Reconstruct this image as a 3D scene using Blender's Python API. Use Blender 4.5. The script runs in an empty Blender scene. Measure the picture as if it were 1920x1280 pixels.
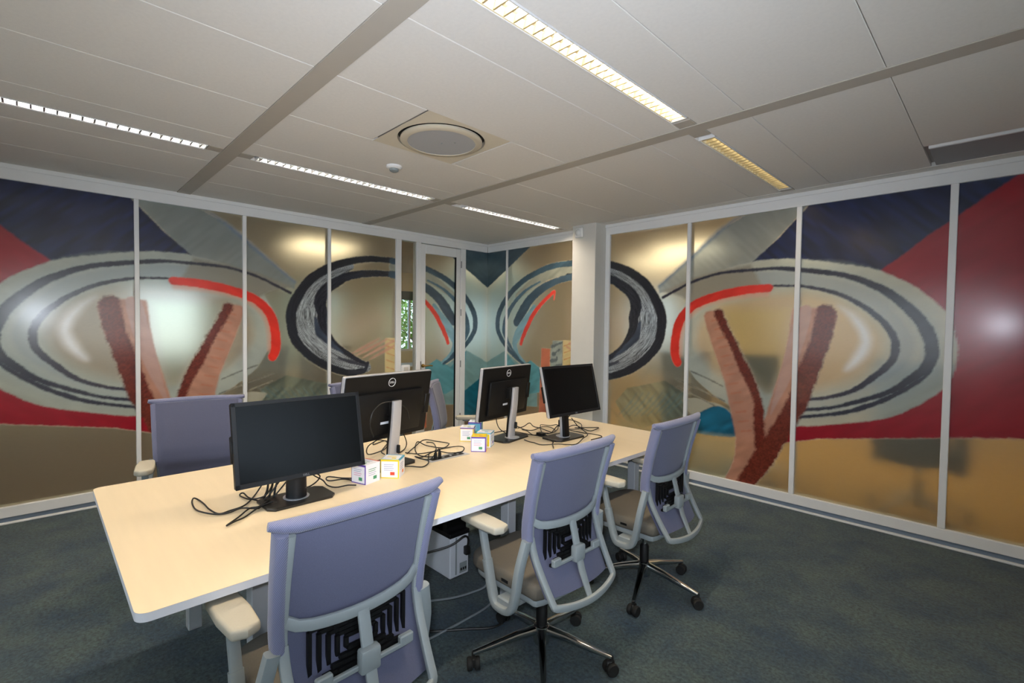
import bpy, bmesh, math, random
import numpy as np
from mathutils import Vector, Matrix

random.seed(7)
sc = bpy.context.scene
COL = sc.collection
PI = math.pi
R = math.radians

# ------------------------------------------------------------------ camera
CAM = Vector((5.236, -4.623, 1.543))
YAW, PITCH, ROLL, FPX = 0.795597, -0.031452, 0.013125, 910.7
fw = Vector((-math.sin(YAW) * math.cos(PITCH), math.cos(YAW) * math.cos(PITCH), math.sin(PITCH)))
rt = Vector((math.cos(YAW), math.sin(YAW), 0))
up = rt.cross(fw)
rt2 = rt * math.cos(ROLL) + up * math.sin(ROLL)
up2 = -rt * math.sin(ROLL) + up * math.cos(ROLL)
cd = bpy.data.cameras.new('camera')
cd.sensor_fit = 'HORIZONTAL'
cd.sensor_width = 36
cd.lens = 36 * FPX / 1920
cd.clip_start = 0.05
cam = bpy.data.objects.new('camera', cd)
COL.objects.link(cam)
m = Matrix((rt2, up2, -fw)).transposed().to_4x4()
m.translation = CAM
cam.matrix_world = m
sc.camera = cam

# ------------------------------------------------------------------ world, view
sc.view_settings.view_transform = 'Standard'
sc.view_settings.look = 'None'
sc.view_settings.gamma = 1
sc.view_settings.use_curve_mapping = False
sc.view_settings.exposure = -0.24
w = bpy.data.worlds.new('sky')
sc.world = w
w.use_nodes = True
nt = w.node_tree
bgn = nt.nodes['Background']
sky = nt.nodes.new('ShaderNodeTexSky')
sky.sky_type = 'HOSEK_WILKIE'
sky.turbidity = 6
sky.sun_direction = (0.5, -0.4, 0.75)
nt.links.new(sky.outputs[0], bgn.inputs[0])
bgn.inputs[1].default_value = 16.0

FLASH_W = 235
LAMP_E = 15
LAMP_COL = (1.0, 0.82, 0.58)

# added cool fill lamps at two made-up windows, to brighten the ceiling
for nm, loc, rot, sx_, sy_, en in (('fill_side', (6.56, -3.9, 1.6), (0, R(90), 0), 1.25, 3.6, 8), ('fill_back', (3.4, -6.36, 1.6), (R(90), 0, 0), 3.4, 1.25, 8)):
    dl = bpy.data.lights.new(nm, 'AREA')
    dl.shape = 'RECTANGLE'
    dl.size, dl.size_y = sx_, sy_
    dl.energy = en
    dl.color = (0.80, 0.90, 1.0)
    dlo = bpy.data.objects.new(nm, dl)
    COL.objects.link(dlo)
    dlo.location = loc
    dlo.rotation_euler = rot

# the flash of the photograph, just above the lens
fl = bpy.data.lights.new('camera_flash', 'SPOT')
fl.energy = FLASH_W
fl.color = (0.80, 0.87, 1.0)
fl.spot_size = R(108)
fl.spot_blend = 0.9
fl.shadow_soft_size = 0.025
flo = bpy.data.objects.new('camera_flash', fl)
COL.objects.link(flo)
fm = (Matrix((rt2, up2, -fw)).transposed() @ Matrix.Rotation(R(10), 3, 'X')).to_4x4()
fm.translation = CAM + up2 * 0.10 - rt2 * 0.04
flo.matrix_world = fm

# ------------------------------------------------------------------ materials
def s2l(c):
    out = []
    for v in c:
        v = v / 255.0
        out.append(v / 12.92 if v <= 0.04045 else ((v + 0.055) / 1.055) ** 2.4)
    return out


MATS = {}


def mat(name, col, rough=0.5, metal=0.0, noise=None, bump=None, emit=None, spec=0.5, coat=0.0, sheen=0.0, aniso=None):
    if name in MATS:
        return MATS[name]
    mt = bpy.data.materials.new(name)
    mt.use_nodes = True
    n, l = mt.node_tree.nodes, mt.node_tree.links
    b = n['Principled BSDF']
    c = s2l(col)
    b.inputs['Base Color'].default_value = (*c, 1)
    b.inputs['Roughness'].default_value = rough
    b.inputs['Metallic'].default_value = metal
    b.inputs['Specular IOR Level'].default_value = spec
    b.inputs['Coat Weight'].default_value = coat
    b.inputs['Sheen Weight'].default_value = sheen
    tc = n.new('ShaderNodeTexCoord')
    if noise:
        scale, amt = noise[0], noise[1]
        mp = n.new('ShaderNodeMapping')
        l.new(tc.outputs['Object'], mp.inputs[0])
        if aniso:
            mp.inputs['Scale'].default_value = aniso
        tx = n.new('ShaderNodeTexNoise')
        tx.inputs['Scale'].default_value = scale
        tx.inputs['Detail'].default_value = 4
        l.new(mp.outputs[0], tx.inputs['Vector'])
        mx = n.new('ShaderNodeMix')
        mx.data_type = 'RGBA'
        mx.inputs[6].default_value = (*[v * (1 - amt) for v in c], 1)
        mx.inputs[7].default_value = (*[min(1, v * (1 + amt)) for v in c], 1)
        l.new(tx.outputs['Fac'], mx.inputs[0])
        l.new(mx.outputs[2], b.inputs['Base Color'])
    if bump:
        tb = n.new('ShaderNodeTexNoise')
        tb.inputs['Scale'].default_value = bump[0]
        tb.inputs['Detail'].default_value = 3
        l.new(tc.outputs['Object'], tb.inputs['Vector'])
        bp = n.new('ShaderNodeBump')
        bp.inputs['Strength'].default_value = bump[1]
        bp.inputs['Distance'].default_value = bump[2] if len(bump) > 2 else 0.002
        l.new(tb.outputs['Fac'], bp.inputs['Height'])
        l.new(bp.outputs[0], b.inputs['Normal'])
    if emit:
        b.inputs['Emission Color'].default_value = (*emit[0], 1)
        b.inputs['Emission Strength'].default_value = emit[1]
    MATS[name] = mt
    return mt


def carpet_mat():
    mt = mat('carpet', (66, 82, 86), 0.95, bump=(420, 0.9, 0.004), sheen=0.15)
    n, l = mt.node_tree.nodes, mt.node_tree.links
    b = n['Principled BSDF']
    tc = n.new('ShaderNodeTexCoord')
    big = n.new('ShaderNodeTexNoise')
    big.inputs['Scale'].default_value = 3.2
    big.inputs['Detail'].default_value = 6
    big.inputs['Roughness'].default_value = 0.65
    fine = n.new('ShaderNodeTexNoise')
    fine.inputs['Scale'].default_value = 60
    fine.inputs['Detail'].default_value = 4
    fine.inputs['Roughness'].default_value = 0.8
    for t in (big, fine):
        l.new(tc.outputs['Object'], t.inputs['Vector'])
    r1 = n.new('ShaderNodeValToRGB')
    r1.color_ramp.elements[0].position = 0.36
    r1.color_ramp.elements[0].color = (*s2l((36, 60, 78)), 1)
    r1.color_ramp.elements[1].position = 0.66
    r1.color_ramp.elements[1].color = (*s2l((72, 88, 86)), 1)
    l.new(big.outputs['Fac'], r1.inputs[0])
    r2 = n.new('ShaderNodeValToRGB')
    r2.color_ramp.elements[0].position = 0.33
    r2.color_ramp.elements[0].color = (0.25, 0.25, 0.25, 1)
    r2.color_ramp.elements[1].position = 0.68
    r2.color_ramp.elements[1].color = (1.7, 1.7, 1.65, 1)
    l.new(fine.outputs['Fac'], r2.inputs[0])
    mx = n.new('ShaderNodeMix')
    mx.data_type = 'RGBA'
    mx.blend_type = 'MULTIPLY'
    mx.inputs[0].default_value = 1
    l.new(r1.outputs[0], mx.inputs[6])
    l.new(r2.outputs[0], mx.inputs[7])
    l.new(mx.outputs[2], b.inputs['Base Color'])
    return mt


def weave_mat(name, col, scale=420, amt=0.3):
    """woven upholstery: fine crossing ribs in colour and relief"""
    mt = mat(name, col, 0.85, sheen=0.25)
    n, l = mt.node_tree.nodes, mt.node_tree.links
    b = n['Principled BSDF']
    c = s2l(col)
    tc = n.new('ShaderNodeTexCoord')
    wv = n.new('ShaderNodeTexWave')
    wv.wave_type = 'BANDS'
    wv.bands_direction = 'DIAGONAL'
    wv.inputs['Scale'].default_value = scale / 4
    wv.inputs['Distortion'].default_value = 0.6
    l.new(tc.outputs['Object'], wv.inputs['Vector'])
    mx = n.new('ShaderNodeMix')
    mx.data_type = 'RGBA'
    mx.inputs[6].default_value = (*[v * (1 - amt) for v in c], 1)
    mx.inputs[7].default_value = (*[min(1, v * (1 + amt)) for v in c], 1)
    l.new(wv.outputs['Fac'], mx.inputs[0])
    l.new(mx.outputs[2], b.inputs['Base Color'])
    bp = n.new('ShaderNodeBump')
    bp.inputs['Strength'].default_value = 0.35
    bp.inputs['Distance'].default_value = 0.001
    l.new(wv.outputs['Fac'], bp.inputs['Height'])
    l.new(bp.outputs[0], b.inputs['Normal'])
    return mt


def print_mat():
    """printed frosted film on glass: ink colour and ink density are read from the painted colour attribute"""
    mt = bpy.data.materials.new('printed_glass')
    mt.use_nodes = True
    n, l = mt.node_tree.nodes, mt.node_tree.links
    b = n['Principled BSDF']
    at = n.new('ShaderNodeAttribute')
    at.attribute_name = 'ink'
    tc = n.new('ShaderNodeTexCoord')
    tx = n.new('ShaderNodeTexNoise')
    tx.inputs['Scale'].default_value = 30
    tx.inputs['Detail'].default_value = 5
    tx.inputs['Roughness'].default_value = 0.7
    mp = n.new('ShaderNodeMapping')
    mp.inputs['Rotation'].default_value = (0.5, 0.5, 0.3)
    mp.inputs['Scale'].default_value = (1, 1, 4)
    l.new(tc.outputs['Object'], mp.inputs[0])
    l.new(mp.outputs[0], tx.inputs['Vector'])
    mr = n.new('ShaderNodeMapRange')
    mr.inputs[3].default_value = 0.92
    mr.inputs[4].default_value = 1.08
    l.new(tx.outputs['Fac'], mr.inputs[0])
    mx = n.new('ShaderNodeVectorMath')
    mx.operation = 'SCALE'
    l.new(at.outputs['Color'], mx.inputs[0])
    l.new(mr.outputs[0], mx.inputs['Scale'])
    l.new(mx.outputs[0], b.inputs['Base Color'])
    tr = n.new('ShaderNodeMapRange')
    tr.inputs[1].default_value = 0.0
    tr.inputs[2].default_value = 1.0
    tr.inputs[3].default_value = 0.95
    tr.inputs[4].default_value = 0.0
    l.new(at.outputs['Alpha'], tr.inputs[0])
    l.new(tr.outputs[0], b.inputs['Transmission Weight'])
    b.inputs['Roughness'].default_value = 0.38
    b.inputs['IOR'].default_value = 1.45
    b.inputs['Specular IOR Level'].default_value = 0.3
    b.inputs['Coat Weight'].default_value = 0.9
    b.inputs['Coat Roughness'].default_value = 0.17
    b.inputs['Coat IOR'].default_value = 1.5
    return mt


def glass_mat(name, tint=(1, 1, 1), rough=0.0):
    mt = bpy.data.materials.new(name)
    mt.use_nodes = True
    n, l = mt.node_tree.nodes, mt.node_tree.links
    b = n['Principled BSDF']
    b.inputs['Base Color'].default_value = (*tint, 1)
    b.inputs['Transmission Weight'].default_value = 1
    b.inputs['Roughness'].default_value = rough
    b.inputs['IOR'].default_value = 1.45
    return mt


PRINT = print_mat()
CLEAR = glass_mat('clear_glass', (0.95, 1, 0.97))
WHITE = mat('white_lacquer', (232, 232, 232), 0.35, noise=(6, 0.03))
PLASTER = mat('white_plaster', (205, 200, 192), 0.8, noise=(8, 0.04), bump=(90, 0.15, 0.002))
TILE = mat('ceiling_tile', (232, 228, 222), 0.9, noise=(60, 0.05), bump=(300, 0.4, 0.001))
BEAM = mat('ceiling_strip', (186, 179, 168), 0.5, noise=(20, 0.03))
PLINTH = mat('grey_plinth', (120, 134, 152), 0.5, noise=(20, 0.05))
CARPET = carpet_mat()
DESK = mat('cream_laminate', (230, 211, 178), 0.38, noise=(3, 0.05), aniso=(1, 12, 1))
DESKEDGE = mat('white_edge_band', (220, 222, 230), 0.4, noise=(40, 0.03))
LAVENDER = weave_mat('lavender_fabric', (110, 112, 138), 380, 0.35)
LAVPANEL = mat('lavender_back_cloth', (88, 90, 113), 0.9, noise=(350, 0.18), bump=(500, 0.4, 0.001), sheen=0.2)
SEATF = mat('taupe_seat_fabric', (96, 90, 80), 0.9, noise=(300, 0.18), bump=(400, 0.4, 0.001))
GREYPL = mat('pale_grey_plastic', (140, 147, 148), 0.45, noise=(60, 0.04))
ARMPAD = mat('cream_grey_arm_pad', (176, 170, 154), 0.6, noise=(200, 0.05), bump=(500, 0.2, 0.001))
BLACKPL = mat('black_plastic', (13, 13, 14), 0.5, noise=(120, 0.15), spec=0.3)
BLACKMAT = mat('matt_black_rubber', (24, 23, 22), 0.7, noise=(150, 0.2))
CHROME = mat('polished_metal', (205, 205, 205), 0.12, 1.0, noise=(20, 0.04))
SCREEN = mat('dark_screen', (7, 8, 9), 0.3, noise=(40, 0.05), spec=0.22)
BEZEL = mat('dark_bezel', (20, 22, 26), 0.45, noise=(90, 0.1), spec=0.35)
SILVER = mat('silver_plastic', (188, 188, 192), 0.35, 0.35, noise=(80, 0.04))
CABLEM = mat('black_cable', (20, 18, 16), 0.5, noise=(100, 0.2))
GREYCAB = mat('grey_cable', (130, 136, 140), 0.5, noise=(100, 0.1))
BRASS = mat('brass', (170, 140, 80), 0.3, 1.0, noise=(60, 0.1))
STEEL = mat('brushed_steel', (150, 150, 150), 0.4, 1.0, noise=(90, 0.1))
REFL = mat('lamp_reflector', (242, 238, 228), 0.45, 0.0, noise=(40, 0.03))
BLADEGOLD = mat('lamp_blade_gold', (230, 214, 172), 0.35, 0.6, noise=(40, 0.05))
GOLD = mat('lamp_reflector_gold', (244, 230, 194), 0.4, 0.0, noise=(40, 0.05))
TUBE = mat('lamp_tube', (255, 245, 225), 0.4, emit=(LAMP_COL, 150))
BACKLAMP = mat('lamp_panel', (255, 250, 235), 0.4, emit=((1, 0.84, 0.58), 6.2))


# ------------------------------------------------------------------ mesh helpers
def new_obj(name, me, material=None, parent=None, smooth=False):
    if material is not None and len(me.materials) == 0:
        me.materials.append(material)
    if smooth:
        me.polygons.foreach_set('use_smooth', [True] * len(me.polygons))
    o = bpy.data.objects.new(name, me)
    COL.objects.link(o)
    if parent is not None:
        o.parent = parent
    return o


def obj(name, bm, material, parent=None, smooth=False, loc=None):
    me = bpy.data.meshes.new(name)
    bmesh.ops.recalc_face_normals(bm, faces=bm.faces[:])
    bm.to_mesh(me)
    bm.free()
    o = new_obj(name, me, material, parent, smooth)
    if smooth:
        try:
            me.set_sharp_from_angle(angle=R(38))
        except Exception:
            pass
    if loc is not None:
        o.location = loc
    return o


def share(name, src, parent=None, loc=None, rot=None):
    o = bpy.data.objects.new(name, src.data)
    COL.objects.link(o)
    o.parent = parent
    if loc is not None:
        o.location = loc
    if rot is not None:
        o.rotation_euler = rot
    return o


def bx(x0, x1, y0, y1, z0, z1, bev=0.0, seg=2, bm=None):
    own = bm is None
    b2 = bmesh.new()
    vs = [b2.verts.new(c) for c in ((x0, y0, z0), (x1, y0, z0), (x1, y1, z0), (x0, y1, z0),
                                    (x0, y0, z1), (x1, y0, z1), (x1, y1, z1), (x0, y1, z1))]
    for f in ((0, 3, 2, 1), (4, 5, 6, 7), (0, 1, 5, 4), (1, 2, 6, 5), (2, 3, 7, 6), (3, 0, 4, 7)):
        b2.faces.new([vs[i] for i in f])
    if bev > 0:
        bmesh.ops.bevel(b2, geom=b2.edges[:], offset=bev, segments=seg, profile=0.5, affect='EDGES')
    if own:
        return b2
    return merge(bm, b2)


def merge(bm, b2, M=None):
    mp = {}
    for v in b2.verts:
        mp[v] = bm.verts.new(M @ v.co if M is not None else v.co)
    for f in b2.faces:
        try:
            bm.faces.new([mp[v] for v in f.verts])
        except ValueError:
            pass
    b2.free()
    return bm


def catmull(pts, n=8, closed=False):
    P = [Vector(p) for p in pts]
    out = []
    N = len(P)
    rng = range(N) if closed else range(N - 1)
    for i in rng:
        p0 = P[(i - 1) % N] if closed or i > 0 else P[0] * 2 - P[1]
        p1, p2 = P[i], P[(i + 1) % N]
        p3 = P[(i + 2) % N] if closed or i + 2 < N else P[-1] * 2 - P[-2]
        for k in range(n):
            t = k / n
            out.append(0.5 * ((2 * p1) + (-p0 + p2) * t + (2 * p0 - 5 * p1 + 4 * p2 - p3) * t * t + (-p0 + 3 * p1 - 3 * p2 + p3) * t ** 3))
    if not closed:
        out.append(P[-1])
    return out


def sweep(pts, prof, upv=(0, 0, 1), cap=True, scales=None, bm=None):
    """sweep a closed 2D profile [(a,b)] along pts; a along side, b along upv-ish"""
    bm = bm or bmesh.new()
    P = [Vector(p) for p in pts]
    U0 = Vector(upv)
    rings = []
    for i, p in enumerate(P):
        t = (P[min(i + 1, len(P) - 1)] - P[max(i - 1, 0)])
        if t.length < 1e-9:
            t = Vector((1, 0, 0))
        t.normalize()
        s = t.cross(U0)
        if s.length < 1e-4:
            s = t.cross(Vector((1, 0, 0)))
        s.normalize()
        u = s.cross(t)
        k = scales[i] if scales else 1
        kx, ky = k if isinstance(k, tuple) else (k, k)
        rings.append([bm.verts.new(p + s * a * kx + u * b * ky) for a, b in prof])
    n = len(prof)
    for i in range(len(rings) - 1):
        for j in range(n):
            bm.faces.new((rings[i][j], rings[i][(j + 1) % n], rings[i + 1][(j + 1) % n], rings[i + 1][j]))
    if cap:
        bm.faces.new(rings[0][::-1])
        bm.faces.new(rings[-1])
    return bm


def circ(r, n=8, r2=None):
    return [(r * math.cos(2 * PI * k / n), (r2 or r) * math.sin(2 * PI * k / n)) for k in range(n)]


def rrect(w, h, r, n=3):
    out = []
    for cx, cy, a0 in ((w / 2 - r, h / 2 - r, 0), (-w / 2 + r, h / 2 - r, 90), (-w / 2 + r, -h / 2 + r, 180), (w / 2 - r, -h / 2 + r, 270)):
        for k in range(n + 1):
            a = R(a0 + 90 * k / n)
            out.append((cx + r * math.cos(a), cy + r * math.sin(a)))
    return out


def prism(poly, z0, z1, axis='z', bev=0.0, bm=None, seg=2):
    """extrude a 2D polygon; axis z: (x,y)->z ; y: (x,z)->y ; x: (y,z)->x"""
    b2 = bmesh.new()
    f3 = {'z': lambda a, b, c: (a, b, c), 'y': lambda a, b, c: (a, c, b), 'x': lambda a, b, c: (c, a, b)}[axis]
    lo = [b2.verts.new(f3(a, b, z0)) for a, b in poly]
    hi = [b2.verts.new(f3(a, b, z1)) for a, b in poly]
    n = len(poly)
    b2.faces.new(lo[::-1])
    b2.faces.new(hi)
    for i in range(n):
        b2.faces.new((lo[i], lo[(i + 1) % n], hi[(i + 1) % n], hi[i]))
    bmesh.ops.recalc_face_normals(b2, faces=b2.faces[:])
    if bev > 0:
        ed = [e for e in b2.edges if e.calc_face_angle(0) > R(50)]
        bmesh.ops.bevel(b2, geom=ed, offset=bev, segments=seg, profile=0.5, affect='EDGES')
    if bm is None:
        return b2
    return merge(bm, b2)


def lathe(prof, n=24, bm=None, M=None):
    b2 = bmesh.new()
    rings = []
    for r, z in prof:
        if r < 1e-6:
            rings.append([b2.verts.new((0, 0, z))])
        else:
            rings.append([b2.verts.new((r * math.cos(2 * PI * k / n), r * math.sin(2 * PI * k / n), z)) for k in range(n)])
    for a, b in zip(rings, rings[1:]):
        for k in range(n):
            if len(a) == 1 and len(b) == 1:
                continue
            if len(a) == 1:
                b2.faces.new((a[0], b[k], b[(k + 1) % n]))
            elif len(b) == 1:
                b2.faces.new((a[k], a[(k + 1) % n], b[0]))
            else:
                b2.faces.new((a[k], a[(k + 1) % n], b[(k + 1) % n], b[k]))
    if bm is None and M is None:
        return b2
    return merge(bm or bmesh.new(), b2, M)


def empty(name, loc=(0, 0, 0), rotz=0.0):
    o = bpy.data.objects.new(name, None)
    o.empty_display_size = 0.1
    COL.objects.link(o)
    o.location = loc
    o.rotation_euler = (0, 0, rotz)
    return o


def tag(o, label, cat, group=None, kind=None):
    o['label'] = label
    o['category'] = cat
    if group:
        o['group'] = group
    if kind:
        o['kind'] = kind
    return o


def struct(o, label=None):
    o['kind'] = 'structure'
    if label:
        o['label'] = label
    return o


def kids(o):
    return [c for c in bpy.data.objects if c.parent is o]


def dup(root, loc, rotz, label, group=None):
    def cp(o, parent):
        c = o.copy()
        COL.objects.link(c)
        c.parent = parent
        for ch in kids(o):
            cp(ch, c)
        return c
    r = cp(root, None)
    r.location = loc
    r.rotation_euler = (0, 0, rotz)
    r['label'] = label
    if group:
        r['group'] = group
    return r


# ------------------------------------------------------------------ the painted mural, mirrored about the corner
def vnoise(x, y, seed=0):
    xi, yi = np.floor(x).astype(np.int64), np.floor(y).astype(np.int64)
    xf, yf = x - xi, y - yi
    xf = xf * xf * (3 - 2 * xf)
    yf = yf * yf * (3 - 2 * yf)

    def h(a, b):
        n = (a * 374761393 + b * 668265263 + seed * 1442695041) & 0x7fffffff
        n = ((n ^ (n >> 13)) * 1274126177) & 0x7fffffff
        return ((n ^ (n >> 16)) & 0xffff) / 65535.0
    return (h(xi, yi) * (1 - xf) + h(xi + 1, yi) * xf) * (1 - yf) + (h(xi, yi + 1) * (1 - xf) + h(xi + 1, yi + 1) * xf) * yf


def smooth2(pts, n=6):
    return [(v.x, v.y) for v in catmull([(a, b, 0) for a, b in pts], n)]


def polydist(U, V, pts):
    best = np.full(U.shape, 1e9)
    par = np.zeros(U.shape)
    N = len(pts) - 1
    for i in range(N):
        ax, ay = pts[i]
        dx, dy = pts[i + 1][0] - ax, pts[i + 1][1] - ay
        L = dx * dx + dy * dy + 1e-12
        t = np.clip(((U - ax) * dx + (V - ay) * dy) / L, 0, 1)
        d = np.hypot(U - ax - t * dx, V - ay - t * dy)
        k = d < best
        best[k] = d[k]
        par[k] = ((i + t) / N)[k]
    return best, par


def inside(U, V, pts):
    ins = np.zeros(U.shape, bool)
    n = len(pts)
    for i in range(n):
        x1, y1 = pts[i]
        x2, y2 = pts[(i + 1) % n]
        if y1 == y2:
            continue
        c = ((y1 > V) != (y2 > V)) & (U < (x2 - x1) * (V - y1) / (y2 - y1) + x1)
        ins ^= c
    return ins


ELL_OUT = [(2.86, 1.62), (3.0, 1.86), (3.25, 2.07), (3.57, 2.15), (3.79, 2.16), (4.0, 2.14), (4.28, 2.08), (4.5, 2.02), (4.71, 1.9), (4.84, 1.78), (4.94, 1.65),
           (4.98, 1.49), (4.99, 1.38), (4.97, 1.24), (4.92, 1.13), (4.8, 1.01), (4.61, 0.88), (4.32, 0.79), (4.0, 0.72), (3.75, 0.72),
           (3.4, 0.84), (3.1, 1.04), (2.93, 1.3)]
RING1 = [(2.72, 1.86), (3.03, 2.0), (3.31, 2.07), (3.57, 2.08), (3.79, 2.08), (4.0, 2.05), (4.29, 1.99), (4.51, 1.89), (4.67, 1.76), (4.79, 1.61), (4.85, 1.45),
         (4.84, 1.31), (4.75, 1.2), (4.6, 1.07), (4.39, 0.97), (4.24, 0.91), (4.02, 0.86)]
RING1B = [(4.88, 1.36), (4.83, 1.23), (4.71, 1.11), (4.53, 0.98), (4.32, 0.88), (4.02, 0.8)]
RING2 = [(3.76, 1.93), (3.94, 1.92), (4.07, 1.9), (4.26, 1.84), (4.44, 1.73), (4.57, 1.6), (4.64, 1.46), (4.62, 1.31), (4.51, 1.18), (4.39, 1.07), (4.24, 1.0), (4.04, 0.95)]
REDARC = [(3.74, 1.91), (3.57, 1.905), (3.34, 1.87), (3.14, 1.81), (3.01, 1.74), (2.91, 1.61), (2.87, 1.43), (2.87, 1.27), (2.9, 1.2)]
ANTL = [(3.16, 1.67), (3.20, 1.71), (3.33, 1.71), (3.34, 1.62), (3.40, 1.5), (3.49, 1.36), (3.57, 1.2), (3.65, 1.05), (3.71, 0.87), (3.73, 0.74),
        (3.77, 0.88), (3.82, 1.07), (3.88, 1.3), (3.91, 1.5), (3.93, 1.70), (3.97, 1.73), (4.2, 1.72), (4.26, 1.66), (4.22, 1.45), (4.15, 1.28), (4.09, 1.05), (4.02, 0.86),
        (3.92, 0.61), (3.84, 0.44), (3.72, 0.24), (3.62, 0.10), (3.41, 0.10), (3.47, 0.3), (3.49, 0.45), (3.48, 0.6), (3.45, 0.72), (3.42, 0.84), (3.38, 1.02), (3.32, 1.19), (3.26, 1.35), (3.2, 1.52)]
ANTDARK1 = [(3.30, 1.69), (3.38, 1.53), (3.47, 1.36), (3.54, 1.2), (3.62, 1.05), (3.68, 0.87), (3.69, 0.7), (3.70, 0.5)]
ANTDARK2 = [(4.18, 1.68), (4.15, 1.46), (4.07, 1.2), (4.0, 0.95), (3.92, 0.76), (3.82, 0.56), (3.72, 0.36), (3.58, 0.12)]
BIGC = [(1.53, 2.31), (1.28, 2.31), (1.04, 2.27), (0.72, 2.16), (0.45, 1.99), (0.25, 1.76), (0.2, 1.55), (0.26, 1.4), (0.4, 1.25), (0.56, 1.13), (0.74, 1.03)]
BIGC2 = [(1.45, 2.32), (1.8, 2.31), (2.07, 2.255), (2.3, 2.165), (2.5, 2.03), (2.63, 1.86), (2.71, 1.68), (2.71, 1.51), (2.66, 1.35), (2.5, 1.18), (2.3, 1.06), (2.07, 0.985), (1.9, 1.0)]
INC2 = [(1.45, 2.16), (1.8, 2.14), (2.07, 2.09), (2.22, 2.01), (2.36, 1.9), (2.41, 1.77), (2.38, 1.65), (2.38, 1.54), (2.31, 1.38), (2.2, 1.28), (2.0, 1.15), (1.86, 1.07)]
INC1 = [(1.54, 2.15), (1.3, 2.115), (1.06, 2.04), (0.83, 1.9), (0.67, 1.72), (0.58, 1.6)]
GREYBAND = [(2.07, 2.2), (2.3, 2.1), (2.46, 1.95), (2.55, 1.75), (2.56, 1.55), (2.48, 1.36), (2.3, 1.2), (2.07, 1.1), (1.86, 1.04)]
RED2 = [(1.24, 1.985), (1.2, 1.96), (1.02, 1.83), (0.88, 1.69), (0.79, 1.55), (0.70, 1.39), (0.67, 1.31)]


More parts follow.
